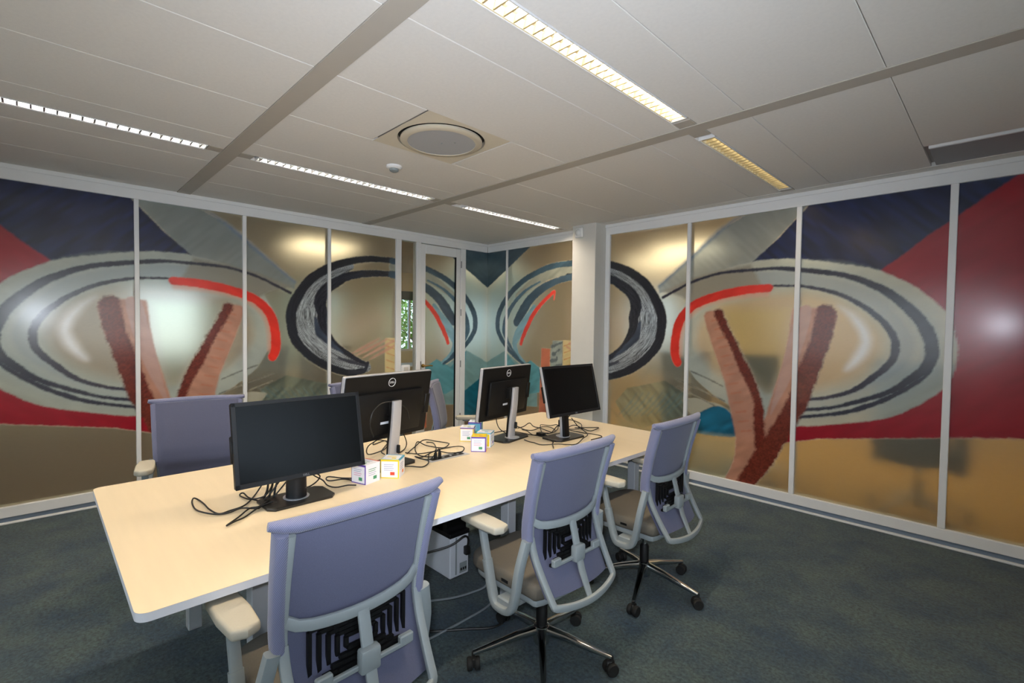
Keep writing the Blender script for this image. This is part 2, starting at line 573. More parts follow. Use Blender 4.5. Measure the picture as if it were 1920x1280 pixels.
def paint(U, V):
    """ink colour (linear rgb) and density of the print at distance U from the corner and height V"""
    n1 = vnoise(U * 26, V * 26, 1) - 0.5
    n2 = vnoise(U * 90, V * 90, 2) - 0.5
    n3 = vnoise(U * 7 + V * 5, V * 22 - U * 14, 3) - 0.5
    n4 = vnoise((U - V) * 5, (U + V) * 24, 4) - 0.5
    wob = n1 * 0.006 + n2 * 0.005
    C = np.empty(U.shape + (4,))
    C[..., :3] = s2l((226, 214, 184))
    C[..., 3] = 0.10
    lo, hi = (U.min() - 0.1, V.min() - 0.1), (U.max() + 0.1, V.max() + 0.1)

    def hitbox(pts, r):
        a = np.array(pts)
        return a[:, 0].max() + r > lo[0] and a[:, 0].min() - r < hi[0] and a[:, 1].max() + r > lo[1] and a[:, 1].min() - r < hi[1]

    def lay(mask, col, den=1.0, tex=0.0, nz=None):
        c = np.array(s2l(col))
        cc = c[None, None, :] * (1 + tex * (nz if nz is not None else n3))[..., None]
        k = np.clip(mask, 0, 1)[..., None]
        C[..., :3] = C[..., :3] * (1 - k) + np.clip(cc, 0, 1) * k
        C[..., 3:] = C[..., 3:] * (1 - k) + den * k

    def poly(pts, col, den=1.0, soft=0.007, tex=0.0, nz=None, sm=True, op=1.0, w=1.0):
        if not hitbox(pts, 0.02):
            return
        q = smooth2(pts + [pts[0]], 4)[:-1] if sm else pts
        d, _ = polydist(U, V, q + [q[0]])
        sd = np.where(inside(U, V, q), -d, d) + wob * w
        lay(np.clip(0.5 - sd / (2 * soft), 0, 1) * op, col, den, tex, nz)

    def stroke(pts, wid, col, den=1.0, soft=0.006, tex=0.0, nz=None, op=1.0, w=1.0, drag=0):
        ww = wid if isinstance(wid, (list, tuple)) else [wid, wid]
        if not hitbox(pts, max(ww)):
            return
        q = smooth2(pts, 5)
        d, t = polydist(U, V, q)
        width = np.interp(t, np.linspace(0, 1, len(ww)), ww)
        sd = d - width + wob * w
        if drag:
            rad = np.hypot((U - 1.55) / 1.15, (V - 1.64) / 0.68)
            nz = (vnoise(t * drag, rad * 160, 8) - 0.5) * 1.1 + (vnoise(t * drag * 2.7, rad * 320, 9) - 0.5) * 0.9
        lay(np.clip(0.5 - sd / (2 * soft), 0, 1) * op, col, den, tex, nz)

    # ground tints
    poly([(-0.1, 2.1), (0.5, 2.5), (1.0, 2.0), (0.6, 1.2), (0.3, 0.9), (-0.1, 0.9)], (196, 220, 212), 0.5, soft=0.2, sm=False)
    poly([(2.3, 1.9), (3.1, 2.0), (3.1, 1.0), (2.5, 1.0)], (176, 178, 160), 0.3, soft=0.12, sm=False)
    # corner V of dark slate blue
    poly([(-0.3, 1.92), (0.0, 2.1), (0.39, 2.33), (0.81, 2.58), (0.81, 2.9), (-0.3, 2.9)], (60, 84, 98), 0.92, tex=0.25, sm=False)
    # teal shapes at the foot of the corner
    poly([(-0.2, 0.95), (0.0, 1.03), (0.2, 1.13), (0.36, 1.2), (0.52, 1.1), (0.72, 1.0), (0.98, 0.92), (0.98, 0.5), (-0.2, 0.4)], (134, 178, 180), 0.65, tex=0.3, sm=False)
    poly([(0.36, 1.2), (0.62, 0.98), (0.85, 1.1), (1.04, 1.0), (1.04, 0.7), (0.7, 0.62), (0.4, 0.75)], (90, 158, 170), 0.8, tex=0.4, sm=False)
    poly([(-0.2, 0.85), (0.1, 0.8), (0.42, 0.62), (0.5, 0.3), (-0.2, 0.25)], (26, 100, 120), 0.95, tex=0.4, sm=False)
    # stripes and blocks inside the round form
    poly([(1.04, 1.27), (1.19, 1.265), (1.19, 0.2), (1.0, 0.2)], (196, 112, 82), 0.95, tex=0.5, sm=False)
    poly([(1.2, 1.25), (1.23, 1.37), (1.39, 1.37), (1.395, 0.5), (1.19, 0.5)], (150, 160, 152), 0.9, tex=0.5, sm=False)
    for k in range(9):
        v = 1.32 - k * 0.09
        stroke([(1.21 + 0.03 * (k % 2), v - 0.03), (1.29, v - 0.005 * (k % 3)), (1.385 - 0.04 * (k % 3), v + 0.03)], [0.026, 0.018, 0.006], (70, 84, 92), 0.9, op=0.8, w=3)
    poly([(1.4, 1.38), (1.62, 1.38), (1.62, 0.6), (1.4, 0.6)], (228, 206, 146), 0.75, tex=0.2, sm=False)
    for k in range(8):
        v = 1.34 - k * 0.085
        stroke([(1.42, v - 0.03), (1.6, v + 0.03)], 0.006, (206, 132, 84), 0.9, op=0.8)
    for a, b in (((2.07, 1.19), (1.70, 1.37)), ((1.99, 1.18), (1.6, 1.36)), ((1.9, 1.155), (1.5, 1.345)), ((1.82, 1.13), (1.46, 1.3))):
        stroke([a, b], [0.006, 0.02, 0.012], (216, 150, 130), 0.8, soft=0.012, op=0.8)
    poly([(1.5, 1.85), (2.25, 1.62), (2.15, 1.35), (1.5, 1.45)], (226, 204, 180), 0.45, soft=0.15, sm=False, op=0.7)
    # round form: grey dragged paint, then the dark rings
    stroke(GREYBAND, [0.05, 0.1, 0.125, 0.13, 0.12, 0.1, 0.06], (140, 146, 150), 0.92, tex=1.3, drag=16)
    stroke([(1.5, 2.24), (1.2, 2.22), (0.9, 2.12), (0.6, 1.95)], [0.07, 0.07, 0.05], (172, 176, 160), 0.75, tex=0.5)
    stroke(INC2, [0.035, 0.045, 0.055, 0.07, 0.06, 0.05, 0.03, 0.025], (38, 42, 52), 1.0, tex=0.8, drag=20)
    stroke([(2.46, 1.6), (2.42, 1.45), (2.3, 1.33), (2.15, 1.22)], [0.015, 0.04, 0.03, 0.01], (56, 66, 82), 1.0, tex=0.8)
    stroke([(2.2, 1.16), (2.05, 1.11), (1.88, 1.06)], [0.012, 0.02, 0.012], (60, 62, 72), 1.0)
    stroke(BIGC2, [0.035, 0.04, 0.05, 0.055, 0.05, 0.045, 0.035], (34, 38, 46), 1.0, tex=0.4, drag=14)
    stroke([(1.84, 1.09), (1.9, 0.99), (2.07, 0.99)], 0.022, (44, 48, 58), 1.0)
    stroke(INC1, [0.04, 0.045, 0.06, 0.075, 0.06], (62, 84, 100), 1.0, tex=0.5)
    stroke([(0.9, 1.8), (0.76, 1.62), (0.62, 1.45), (0.55, 1.3), (0.62, 1.15), (0.76, 1.05)], [0.03, 0.06, 0.07, 0.045, 0.03, 0.02], (128, 172, 186), 0.85, tex=0.5)
    stroke([(1.0, 2.12), (0.75, 2.02), (0.52, 1.85), (0.38, 1.66), (0.34, 1.5), (0.38, 1.38), (0.48, 1.25), (0.62, 1.12)], [0.01, 0.025, 0.04, 0.04, 0.025, 0.015], (74, 104, 122), 1.0, tex=0.5)
    stroke(BIGC, [0.035, 0.038, 0.04, 0.045, 0.04, 0.03, 0.018], (62, 88, 104), 1.0, tex=0.5)
    stroke(RED2, [0.02, 0.026, 0.034, 0.034, 0.026], (220, 62, 48), 1.0, tex=0.2)
    stroke([(1.25, 1.98), (1.24, 1.88)], [0.018, 0.01], (220, 66, 52), 0.95)
    # hexagon with brushed hatching
    poly([(2.17, 0.71), (2.32, 0.88), (2.77, 1.0), (3.01, 0.88), (2.99, 0.67), (2.52, 0.46), (2.3, 0.52)], (168, 180, 158), 0.24, tex=0.8, nz=n4, sm=False)
    for k in range(9):
        a = 2.3 + k * 0.075
        stroke([(a - 0.1, 0.55 + 0.012 * k), (a + 0.06, 0.72 + 0.012 * k), (a + 0.14, 0.84 + 0.008 * k)], [0.004, 0.012, 0.004], (96, 140, 150), 0.7, soft=0.01, op=0.5)
    poly([(2.12, 0.62), (2.3, 0.52), (2.52, 0.46), (2.99, 0.66), (3.3, 0.7), (3.3, 0.5), (2.4, 0.3)], (200, 196, 166), 0.25, soft=0.02, tex=0.3, sm=False)
    poly([(2.95, 0.83), (3.1, 0.86), (3.35, 0.82), (3.44, 0.78), (3.1, 0.62)], (190, 186, 164), 0.7, sm=False)
    poly([(3.0, 0.56), (3.07, 0.66), (3.17, 0.74), (3.28, 0.8), (3.38, 0.8), (3.45, 0.75), (3.5, 0.66), (3.5, 0.54), (3.11, 0.51)], (24, 96, 124), 1.0, tex=0.8)
    poly([(2.2, 0.5), (3.1, 0.5), (3.5, 0.52), (3.5, 0.08), (2.2, 0.08)], (196, 202, 176), 0.3, soft=0.05, sm=False, op=0.8)
    # red field, blue field, grey wedge
    poly([(3.9, 0.56), (4.17, 0.64), (4.61, 0.72), (4.99, 0.79), (5.31, 0.84), (7, 0.98), (7, 2.9), (5.2, 2.9), (4.7, 2.4), (4.4, 2.1), (4.0, 1.4)], (150, 16, 34), 1.0, tex=0.2, sm=False)
    poly([(4.06, 2.62), (3.95, 2.5), (3.79, 2.33), (3.59, 2.17), (3.55, 2.1), (4.3, 2.0), (4.52, 2.0), (4.7, 2.14), (4.8, 2.24), (4.94, 2.34), (5.1, 2.47), (5.26, 2.59), (5.6, 2.9), (4.3, 2.9)], (20, 32, 70), 1.0, tex=0.9, nz=n4, sm=False)
    poly([(3.62, 2.66), (3.52, 2.58), (3.32, 2.49), (3.02, 2.25), (2.67, 1.98), (2.68, 1.9), (3.03, 2.03), (3.57, 2.13), (3.79, 2.33), (4.04, 2.6), (4.06, 2.66)], (150, 160, 158), 0.6, tex=0.2, nz=n4, sm=False)
    stroke([(3.52, 2.6), (3.32, 2.49), (3.02, 2.25), (2.68, 1.98)], [0.008, 0.022, 0.012], (108, 132, 160), 0.9, soft=0.02, op=0.8)
    # the ellipse
    poly(ELL_OUT, (190, 198, 188), 0.62, tex=0.12)
    stroke(RING1[4:], [0.02, 0.07, 0.08, 0.09, 0.1, 0.09, 0.07, 0.05], (170, 184, 184), 0.75, soft=0.05, op=0.7)
    poly([(3.25, 2.03), (3.57, 2.06), (3.79, 2.06), (4.0, 2.03), (4.29, 1.95), (4.5, 1.84), (4.7, 1.6), (4.76, 1.42), (4.68, 1.24), (4.4, 1.04), (4.04, 0.93), (4.04, 0.96), (4.24, 1.0), (4.39, 1.07), (4.51, 1.18), (4.62, 1.31), (4.64, 1.46), (4.57, 1.6), (4.44, 1.73), (4.26, 1.84), (4.07, 1.9), (3.76, 1.93), (3.4, 1.9)], (166, 178, 180), 0.75, soft=0.02)
    poly([(2.70, 1.93), (3.03, 2.04), (3.3, 2.1), (3.58, 2.13), (3.68, 1.94), (3.45, 1.9), (3.2, 1.85), (3.05, 1.78), (2.93, 1.86)], (150, 148, 136), 0.75, sm=False, soft=0.015)
    poly([(3.3, 1.78), (3.8, 1.85), (4.2, 1.8), (4.48, 1.6), (4.55, 1.42), (4.42, 1.2), (4.1, 1.05), (3.7, 1.0), (3.35, 1.1), (3.1, 1.35), (3.12, 1.6)], (206, 194, 172), 0.30, soft=0.05)
    poly([(4.27, 1.74), (4.4, 1.66), (4.5, 1.48), (4.44, 1.3), (4.32, 1.22), (4.42, 1.45), (4.36, 1.62)], (232, 234, 236), 0.9, soft=0.03)
    poly([(3.36, 1.72), (3.9, 1.72), (3.84, 1.2), (3.75, 1.0), (3.6, 1.2), (3.42, 1.5)], (204, 200, 160), 0.06, soft=0.05, sm=False)
    stroke(RING1, [0.014, 0.012, 0.014, 0.02, 0.024, 0.034, 0.044, 0.036, 0.022, 0.016, 0.014], (46, 46, 60), 1.0, tex=0.4)
    stroke(RING1B, [0.008, 0.018, 0.02, 0.014], (48, 48, 62), 1.0)
    stroke(RING2, [0.008, 0.012, 0.018, 0.022, 0.028, 0.024, 0.018, 0.012], (52, 48, 62), 1.0, tex=0.4)
    stroke([(3.72, 1.865), (3.5, 1.855), (3.28, 1.82), (3.1, 1.75), (2.97, 1.62), (2.92, 1.45), (2.92, 1.27)], 0.03, (222, 164, 140), 0.8, soft=0.02, op=0.8)
    stroke(REDARC, [0.036, 0.04, 0.042, 0.046, 0.048, 0.046], (222, 52, 38), 1.0, tex=0.25)
    for k, (a, b) in enumerate((((2.88, 1.03), (3.38, 0.86)), ((3.04, 1.12), (3.36, 1.0)), ((2.9, 0.95), (3.3, 0.8)))):
        stroke([a, ((a[0] + b[0]) / 2, (a[1] + b[1]) / 2 + 0.005), b], 0.006, (70, 66, 60), 0.9, op=0.8)
    # the branching brown form
    poly(ANTL, (186, 134, 112), 0.86, tex=0.3, soft=0.01)
    poly([(3.94, 1.6), (3.98, 1.73), (4.08, 1.72), (4.02, 1.4), (3.95, 1.15), (3.84, 0.9), (3.78, 0.8), (3.86, 1.2)], (188, 150, 138), 0.85, tex=0.2)
    for k in range(13):
        v = 1.62 - k * 0.085
        c = float(np.interp(v, [0.6, 1.7], [3.52, 3.2]))
        stroke([(c + 0.02, v), (c + 0.1, v + 0.02)], 0.008, (190, 112, 82), 0.95, op=0.55)
    stroke(ANTDARK1, [0.045, 0.035, 0.04, 0.045, 0.04, 0.05, 0.04], (102, 38, 26), 1.0, tex=0.5, nz=n2 * 1.5, soft=0.012, w=2.4)
    stroke(ANTDARK2, [0.075, 0.075, 0.08, 0.08, 0.075, 0.08, 0.09, 0.07], (108, 44, 30), 1.0, tex=0.5, nz=n2 * 1.5, soft=0.012, w=2.4)
    return C


STEP = 0.0085


def printed_pane(name, wall, u0, u1, v0, v1, parent, off=0.02, thick=0.008, step=STEP):
    """closed glass slab whose room-side face is finely divided and carries the print"""
    nu, nv = max(2, int((u1 - u0) / step)), max(2, int((v1 - v0) / step))
    us, vs = np.linspace(u0, u1, nu + 1), np.linspace(v0, v1, nv + 1)
    U, V = np.meshgrid(us, vs)
    C = paint(U, V)
    nf = U.size
    back = np.array([(u0, v0), (u1, v0), (u1, v1), (u0, v1)])
    uu = np.concatenate([U.ravel(), back[:, 0]])
    vv = np.concatenate([V.ravel(), back[:, 1]])
    dep = np.concatenate([np.full(nf, off), np.full(4, off + thick)])
    if wall == 'left':
        co = np.stack([-dep, -uu, vv], 1)
    else:
        co = np.stack([uu, dep, vv], 1)
    idx = np.arange(nf).reshape(U.shape)
    q = np.stack([idx[:-1, :-1], idx[:-1, 1:], idx[1:, 1:], idx[1:, :-1]], -1).reshape(-1, 4)
    if wall == 'left':
        q = q[:, ::-1]
    faces = q.tolist()
    b = [nf, nf + 1, nf + 2, nf + 3]
    edge = [list(idx[0, :]), list(idx[:, -1]), list(idx[-1, ::-1]), list(idx[::-1, 0])]
    ex = [b[::-1]]
    for k in range(4):
        ex.append([b[k], b[(k + 1) % 4]] + [int(i) for i in edge[k][::-1]])
    if wall == 'left':
        ex = [f[::-1] for f in ex]
    me = bpy.data.meshes.new(name)
    me.from_pydata(co.tolist(), [], faces + ex)
    at = me.color_attributes.new('ink', 'FLOAT_COLOR', 'POINT')
    col = np.concatenate([C.reshape(-1, 4), np.tile([1, 1, 1, 0], (4, 1))]).astype(np.float32)
    at.data.foreach_set('color', col.ravel())
    me.materials.append(PRINT)
    me.materials.append(CLEAR)
    mi = np.zeros(len(me.polygons), np.int32)
    mi[len(faces):] = 1
    me.polygons.foreach_set('material_index', mi)
    me.update()
    return new_obj(name, me, None, parent)


# ------------------------------------------------------------------ room shell
H = 2.70
RX, RY = 6.6, -6.4
struct(obj('floor', bx(-4.6, RX + 0.1, RY - 0.1, 4.1, -0.05, 0), CARPET), 'mottled blue grey carpet floor')

ceil = struct(obj('ceiling', bx(0, RX, RY, 0, H + 0.03, H + 0.10), PLASTER), 'white tiled office ceiling with grey strips')
beams = [-5.435, -3.66, -1.885]
for by in beams:
    obj('ceiling_strip', bx(0, RX, by - 0.05, by + 0.05, H - 0.004, H + 0.03), BEAM, ceil)
obj('edge_strip', bx(0, RX, -0.12, 0, H - 0.001, H + 0.03), TILE, ceil)
bays = [(RY, -5.485), (-5.385, -3.71), (-3.61, -1.935), (-1.835, -0.123)]
xs = [0.0, 0.575, 1.18, 1.787, 2.405, 3.01, 3.615, 4.22, 4.825, 5.43, 6.035, 6.6]
LIGHTX = {2: 1.485, 6: 3.915}
g = 0.0016
for bi, (y0, y1) in enumerate(bays):
    for i in range(len(xs) - 1):
        x0, x1 = xs[i], xs[i + 1]
        if i in LIGHTX:
            lx = LIGHTX[i]
            cuts = [(x0, lx - 0.052, y0, y1), (lx + 0.052, x1, y0, y1)]
            cuts += [(lx - 0.052, lx + 0.052, y1 - 0.09, y1), (lx - 0.052, lx + 0.052, y0, y0 + 0.09)] if bi > 0 else []
            # the filler plates at a lamp's ends
        elif bi == 2 and i == 4:
            cuts = [(x0, x1, y0, -3.10), (x0, x1, -2.475, y1)]
        elif bi == 3 and i >= 8:
            cuts = [(x0, x1, y0, -0.63)]
        else:
            cuts = [(x0, x1, y0, y1)]
        for (a, b, c, d) in cuts:
            narrow = (b - a) < 0.12
            obj('ceiling_tile' if not narrow else 'filler_plate', bx(a + g, b - g, c + g, d - g, H - (0.001 if narrow else 0.0), H + 0.028, 0.002, 1), BEAM if narrow else TILE, ceil)

# lowered return-air panel over the right wall
vent = empty('ceiling_air_panel', (5.7, -0.37, H))
tag(vent, 'flat grey air return panel in the ceiling above the red glass', 'vent')
obj('panel_plate', bx(-0.85, 0.85, -0.22, 0.22, -0.004, 0.02, 0.003, 1), mat('grey_metal_panel', (150, 152, 154), 0.5, noise=(60, 0.05)), vent)
obj('front_lip', bx(-0.85, 0.85, -0.245, -0.222, -0.012, 0.02, 0.003, 1), WHITE, vent)

# unseen walls behind the camera; their windows are added to go with the fill lamps
wk = struct(obj('wall_back', bx(-0.1, RX + 0.1, RY - 0.1, RY, 0, 0.95), PLASTER))
obj('wall_band', bx(-0.1, RX + 0.1, RY - 0.1, RY, 2.25, H + 0.1), PLASTER, wk)
obj('wall_pier', bx(-0.1, 1.68, RY - 0.1, RY, 0.95, 2.25), PLASTER, wk)
obj('wall_pier', bx(5.12, RX + 0.1, RY - 0.1, RY, 0.95, 2.25), PLASTER, wk)
ws = struct(obj('wall_side', bx(RX, RX + 0.1, RY, 0.1, 0, 0.95), PLASTER))
obj('wall_band', bx(RX, RX + 0.1, RY, 0.1, 2.25, H + 0.1), PLASTER, ws)
obj('wall_pier', bx(RX, RX + 0.1, RY, -5.72, 0.95, 2.25), PLASTER, ws)
obj('wall_pier', bx(RX, RX + 0.1, -2.08, 0.1, 0.95, 2.25), PLASTER, ws)
wn4 = struct(obj('window_4', bx(1.68, 5.12, RY - 0.07, RY - 0.02, 0.95, 1.0), WHITE))
obj('window_frame', bx(1.68, 5.12, RY - 0.07, RY - 0.02, 2.2, 2.25), WHITE, wn4)
for k in range(4):
    a = 1.68 + k * (3.44 - 0.05) / 3
    obj('window_frame', bx(a, a + 0.05, RY - 0.07, RY - 0.02, 1.0, 2.2), WHITE, wn4)
obj('pane', bx(1.7, 5.1, RY - 0.05, RY - 0.042, 0.98, 2.22), CLEAR, wn4)
wn5 = struct(obj('window_5', bx(RX + 0.02, RX + 0.07, -5.72, -2.08, 0.95, 1.0), WHITE))
obj('window_frame', bx(RX + 0.02, RX + 0.07, -5.72, -2.08, 2.2, 2.25), WHITE, wn5)
for k in range(4):
    a = -5.72 + k * (3.64 - 0.05) / 3
    obj('window_frame', bx(RX + 0.02, RX + 0.07, a, a + 0.05, 1.0, 2.2), WHITE, wn5)
obj('pane', bx(RX + 0.042, RX + 0.05, -5.7, -2.1, 0.98, 2.22), CLEAR, wn5)

Z_GB, Z_GT = 0.132, 2.585


def glazed_wall(side, length):
    def wb(u0, u1, d0, d1, z0, z1, bev=0.0):
        # u = distance from the corner, d = depth (positive into the room)
        if side == 'left':
            return bx(-d1 if False else min(d0, d1), max(d0, d1), -u1, -u0, z0, z1, bev, 1)
        return bx(u0, u1, -max(d0, d1), -min(d0, d1), z0, z1, bev, 1)
    top = struct(obj('wall_left' if side == 'left' else 'wall_right', wb(0, length, -0.09, 0.0, Z_GT, H + 0.1, 0.003), WHITE),
                 'white framed glass wall with the mural, on the left with the door' if side == 'left' else 'white framed glass wall with the mural, on the right behind the column')
    obj('cornice', wb(0, length, 0.0, 0.012, H - 0.035, H, 0.003), WHITE, top)
    return top, wb


wl, wbl = glazed_wall('left', 6.4)
wr, wbr = glazed_wall('right', 6.6)
# left wall: rails, mullions, panes
for a, b in ((1.165, 6.4), (0.0, 0.44)):
    obj('bottom_rail', wbl(a, b, -0.09, 0.004, 0.05, Z_GB, 0.004), WHITE, wl)
    obj('plinth', wbl(a, b, -0.08, -0.02, 0.0, 0.05), PLINTH, wl)
    obj('floor_trim', wbl(a, b, -0.02, 0.012, 0.0, 0.014, 0.003), WHITE, wl)
LM = [5.75, 4.90, 4.0, 3.16, 2.312]
for u in LM:
    obj('mullion', wbl(u - 0.017, u + 0.017, -0.085, 0.004, Z_GB, Z_GT, 0.003), WHITE, wl)
obj('mullion', wbl(1.41, 1.485, -0.09, 0.006, Z_GB, Z_GT, 0.004), WHITE, wl)
obj('door_post', wbl(1.125, 1.19, -0.09, 0.006, 0.0, Z_GT, 0.004), WHITE, wl)
obj('door_post', wbl(0.40, 0.485, -0.09, 0.006, 0.0, Z_GT, 0.004), WHITE, wl)
lp = [(6.39, 5.75), (5.75, 4.90), (4.90, 4.0), (4.0, 3.16), (3.16, 2.312)]
for b, a in lp:
    printed_pane('printed_pane', 'left', a + 0.012, b - 0.012, Z_GB - 0.004, Z_GT + 0.004, wl, step=STEP if a < 4.85 else 0.015)
printed_pane('printed_pane', 'left', 1.48, 2.30, Z_GB - 0.004, Z_GT + 0.004, wl)
printed_pane('printed_pane', 'left', -0.028, 0.41, Z_GB - 0.004, Z_GT + 0.004, wl)
obj('clear_pane', wbl(1.185, 1.415, -0.028, -0.02, Z_GB - 0.004, Z_GT + 0.004), CLEAR, wl)
# right wall
obj('bottom_rail', wbr(0.0, 6.6, -0.09, 0.004, 0.05, Z_GB, 0.004), WHITE, wr)
obj('plinth', wbr(0.0, 6.6, -0.08, -0.02, 0.0, 0.05), PLINTH, wr)
obj('floor_trim', wbr(0.0, 6.6, -0.02, 0.012, 0.0, 0.014, 0.003), WHITE, wr)
for u, hw in ((0.392, 0.012), (2.045, 0.028), (3.0, 0.018), (3.97, 0.02), (4.943, 0.022), (5.9, 0.022)):
    obj('mullion', wbr(u - hw, u + hw, -0.085, 0.004, Z_GB, Z_GT, 0.003), WHITE, wr)
rp = [(-0.0195, 0.385), (0.398, 2.03), (2.06, 2.99), (3.01, 3.958), (3.982, 4.93), (4.956, 5.89), (5.91, 6.59)]
for a, b in rp:
    printed_pane('printed_pane', 'right', a, b, Z_GB - 0.004, Z_GT + 0.004, wr, step=STEP if a < 4.9 else (0.012 if a < 5.8 else 0.03))

# column in front of the right wall
colm = struct(obj('trim_1', bx(1.69, 2.016, -0.195, 0.05, 0, H + 0.05, 0.006), mat('column_plaster', (210, 208, 202), 0.75, noise=(10, 0.03), bump=(120, 0.2, 0.001))), 'square white plastered column before the right glass wall')

# door
d1 = struct(obj('door_1', wbl(1.05, 1.122, -0.055, -0.005, 0.008, 2.575, 0.004), WHITE), 'white framed glass door beside the clear glass strip')
obj('door_stile', wbl(0.488, 0.56, -0.055, -0.005, 0.008, 2.575, 0.004), WHITE, d1)
obj('door_rail', wbl(0.56, 1.05, -0.055, -0.005, 2.46, 2.575, 0.004), WHITE, d1)
obj('door_rail', wbl(0.56, 1.05, -0.055, -0.005, 0.008, 0.16, 0.004), WHITE, d1)
printed_pane('printed_pane', 'left', 0.555, 1.055, 0.155, 2.465, d1, off=0.03)
obj('gasket', wbl(0.553, 0.566, -0.034, -0.006, 0.16, 2.46), BLACKPL, d1)
hb = bmesh.new()
lathe([(0, 0.0), (0.024, 0.0), (0.024, 0.007), (0.010, 0.010), (0.010, 0.045), (0, 0.045)], 16, hb, Matrix.Translation((-0.006, -1.085, 1.02)) @ Matrix.Rotation(PI / 2, 4, 'Y'))
sweep(catmull([(0.036, -1.085, 1.02), (0.042, -1.06, 1.02), (0.042, -1.0, 1.022), (0.036, -0.965, 1.018)], 4), circ(0.009, 8), bm=hb)
obj('door_handle', hb, BRASS, d1, True)
kb = bmesh.new()
bx(-0.006, 0.002, -1.128, -1.112, 0.88, 1.08, 0.001, 1, kb)
obj('lock_plate', kb, STEEL, d1)
for z in (0.3, 1.02, 1.72, 2.37):
    o = obj('hinge', lathe([(0, -0.045), (0.008, -0.045), (0.008, 0.045), (0, 0.045)], 10), STEEL, d1, True, (0.008, -0.482, z))
sw = empty('wall_switch', (0.0, -1.355, 0.93))
tag(sw, 'white switch box on the clear glass strip beside the door', 'switch box')
obj('switch_body', bx(-0.02, 0.03, -0.06, 0.06, 0, 0.115, 0.006), WHITE, sw)
obj('switch_rocker', bx(0.03, 0.036, -0.03, 0.03, 0.03, 0.09, 0.003), PLASTER, sw)

# ------------------------------------------------------------------ rooms beyond the glass
BEIGE = mat('beige_wall', (226, 218, 190), 0.85, noise=(4, 0.05))
BEIGE2 = mat('warm_cream_wall', (228, 208, 156), 0.85, noise=(4, 0.05))
WX = -4.2
bwins = [(-3.55, -2.65), (-1.25, -0.2), (0.85, 2.0), (2.75, 3.85)]
prev = -6.5
wv = struct(obj('wall_outer', bx(WX - 0.15, WX, -6.5, 4.1, 0, 0.95), BEIGE))
obj('wall_band', bx(WX - 0.15, WX, -6.5, 4.1, 2.28, H + 0.1), BEIGE, wv)
for y0, y1 in bwins + [(4.1, None)]:
    obj('wall_pier', bx(WX - 0.15, WX, prev, y0, 0.95, 2.28), BEIGE, wv)
    prev = y1
for k, (y0, y1) in enumerate(bwins):
    wn = struct(obj('window_%d' % (k + 1 if k < 3 else 6), bx(WX - 0.12, WX - 0.06, y0, y1, 0.95, 1.0, 0.004, 1), WHITE))
    obj('window_frame', bx(WX - 0.12, WX - 0.06, y0, y1, 2.23, 2.28), WHITE, wn)
    for yy in (y0, (y0 + y1) / 2 - 0.02, y1 - 0.04):
        obj('window_frame', bx(WX - 0.12, WX - 0.06, yy, yy + 0.04, 1.0, 2.23), WHITE, wn)
    obj('pane', bx(WX - 0.095, WX - 0.085, y0 + 0.02, y1 - 0.02, 0.98, 2.25), CLEAR, wn)
    bl = tag(obj('roller_blind', bx(WX - 0.05, WX + 0.02, y0 - 0.03, y1 + 0.03, 2.10, 2.29, 0.004, 1), mat('dark_green_blind', (26, 58, 46), 0.7, noise=(40, 0.1))),
             ['dark green blind over the window farthest left beyond the glass', 'dark green blind over the middle window beyond the glass', 'dark green blind seen through the clear strip by the door', 'dark green blind over the window beyond the room corner'][k], 'blind', 'blinds beyond the left glass')
wf = struct(obj('wall_far', bx(-4.3, RX, 3.9, 4.0, 0, 1.15), BEIGE2))
obj('wall_band', bx(-4.3, RX, 3.9, 4.0, 2.2, H + 0.1), BEIGE2, wf)
obj('wall_pier', bx(-4.3, 0.05, 3.9, 4.0, 1.15, 2.2), BEIGE2, wf)
obj('wall_pier', bx(0.85, RX, 3.9, 4.0, 1.15, 2.2), BEIGE2, wf)
wn7 = struct(obj('window_7', bx(0.05, 0.85, 3.93, 3.98, 1.15, 1.2), WHITE))
obj('window_frame', bx(0.05, 0.85, 3.93, 3.98, 2.15, 2.2), WHITE, wn7)
for a in (0.05, 0.81):
    obj('window_frame', bx(a, a + 0.04, 3.93, 3.98, 1.2, 2.15), WHITE, wn7)
obj('pane', bx(0.07, 0.83, 3.95, 3.958, 1.17, 2.18), CLEAR, wn7)
struct(obj('wall_end', bx(RX, RX + 0.1, 0.1, 4.0, 0, H + 0.1), BEIGE2))
struct(obj('wall_near', bx(-4.3, -0.1, -6.5, -6.4, 0, H + 0.1), BEIGE))
c2 = struct(obj('ceiling', bx(-4.3, -0.09, -6.5, 4.0, H + 0.0, H + 0.1), PLASTER))
c3 = struct(obj('ceiling', bx(-0.09, RX, 0.09, 4.0, H + 0.0, H + 0.1), PLASTER))
k = 0
for (x, y, lab) in ((1.0, 2.9, 'flat lamp panel beyond the corner pane of the right glass'), (3.45, 2.9, 'flat lamp panel beyond the antler form'), (-1.9, -4.2, 'flat lamp panel beyond the left end of the left glass'), (-1.9, -1.6, 'flat lamp panel beyond the middle of the left glass'),
                    (-1.9, 1.6, 'flat lamp panel beyond the room corner'), (2.0, 2.1, 'flat lamp panel beyond the column'), (4.9, 2.1, 'flat lamp panel beyond the red glass')):
    t = tag(empty('lamp_panel', (x, y, H)), lab, 'ceiling lamp', 'lamp panels beyond the glass')
    obj('lamp_frame', bx(-0.46, 0.46, -0.46, 0.46, -0.02, 0.0, 0.004, 1), WHITE, t)
    obj('diffuser', bx(-0.42, 0.42, -0.42, 0.42, -0.026, -0.02), BACKLAMP, t)

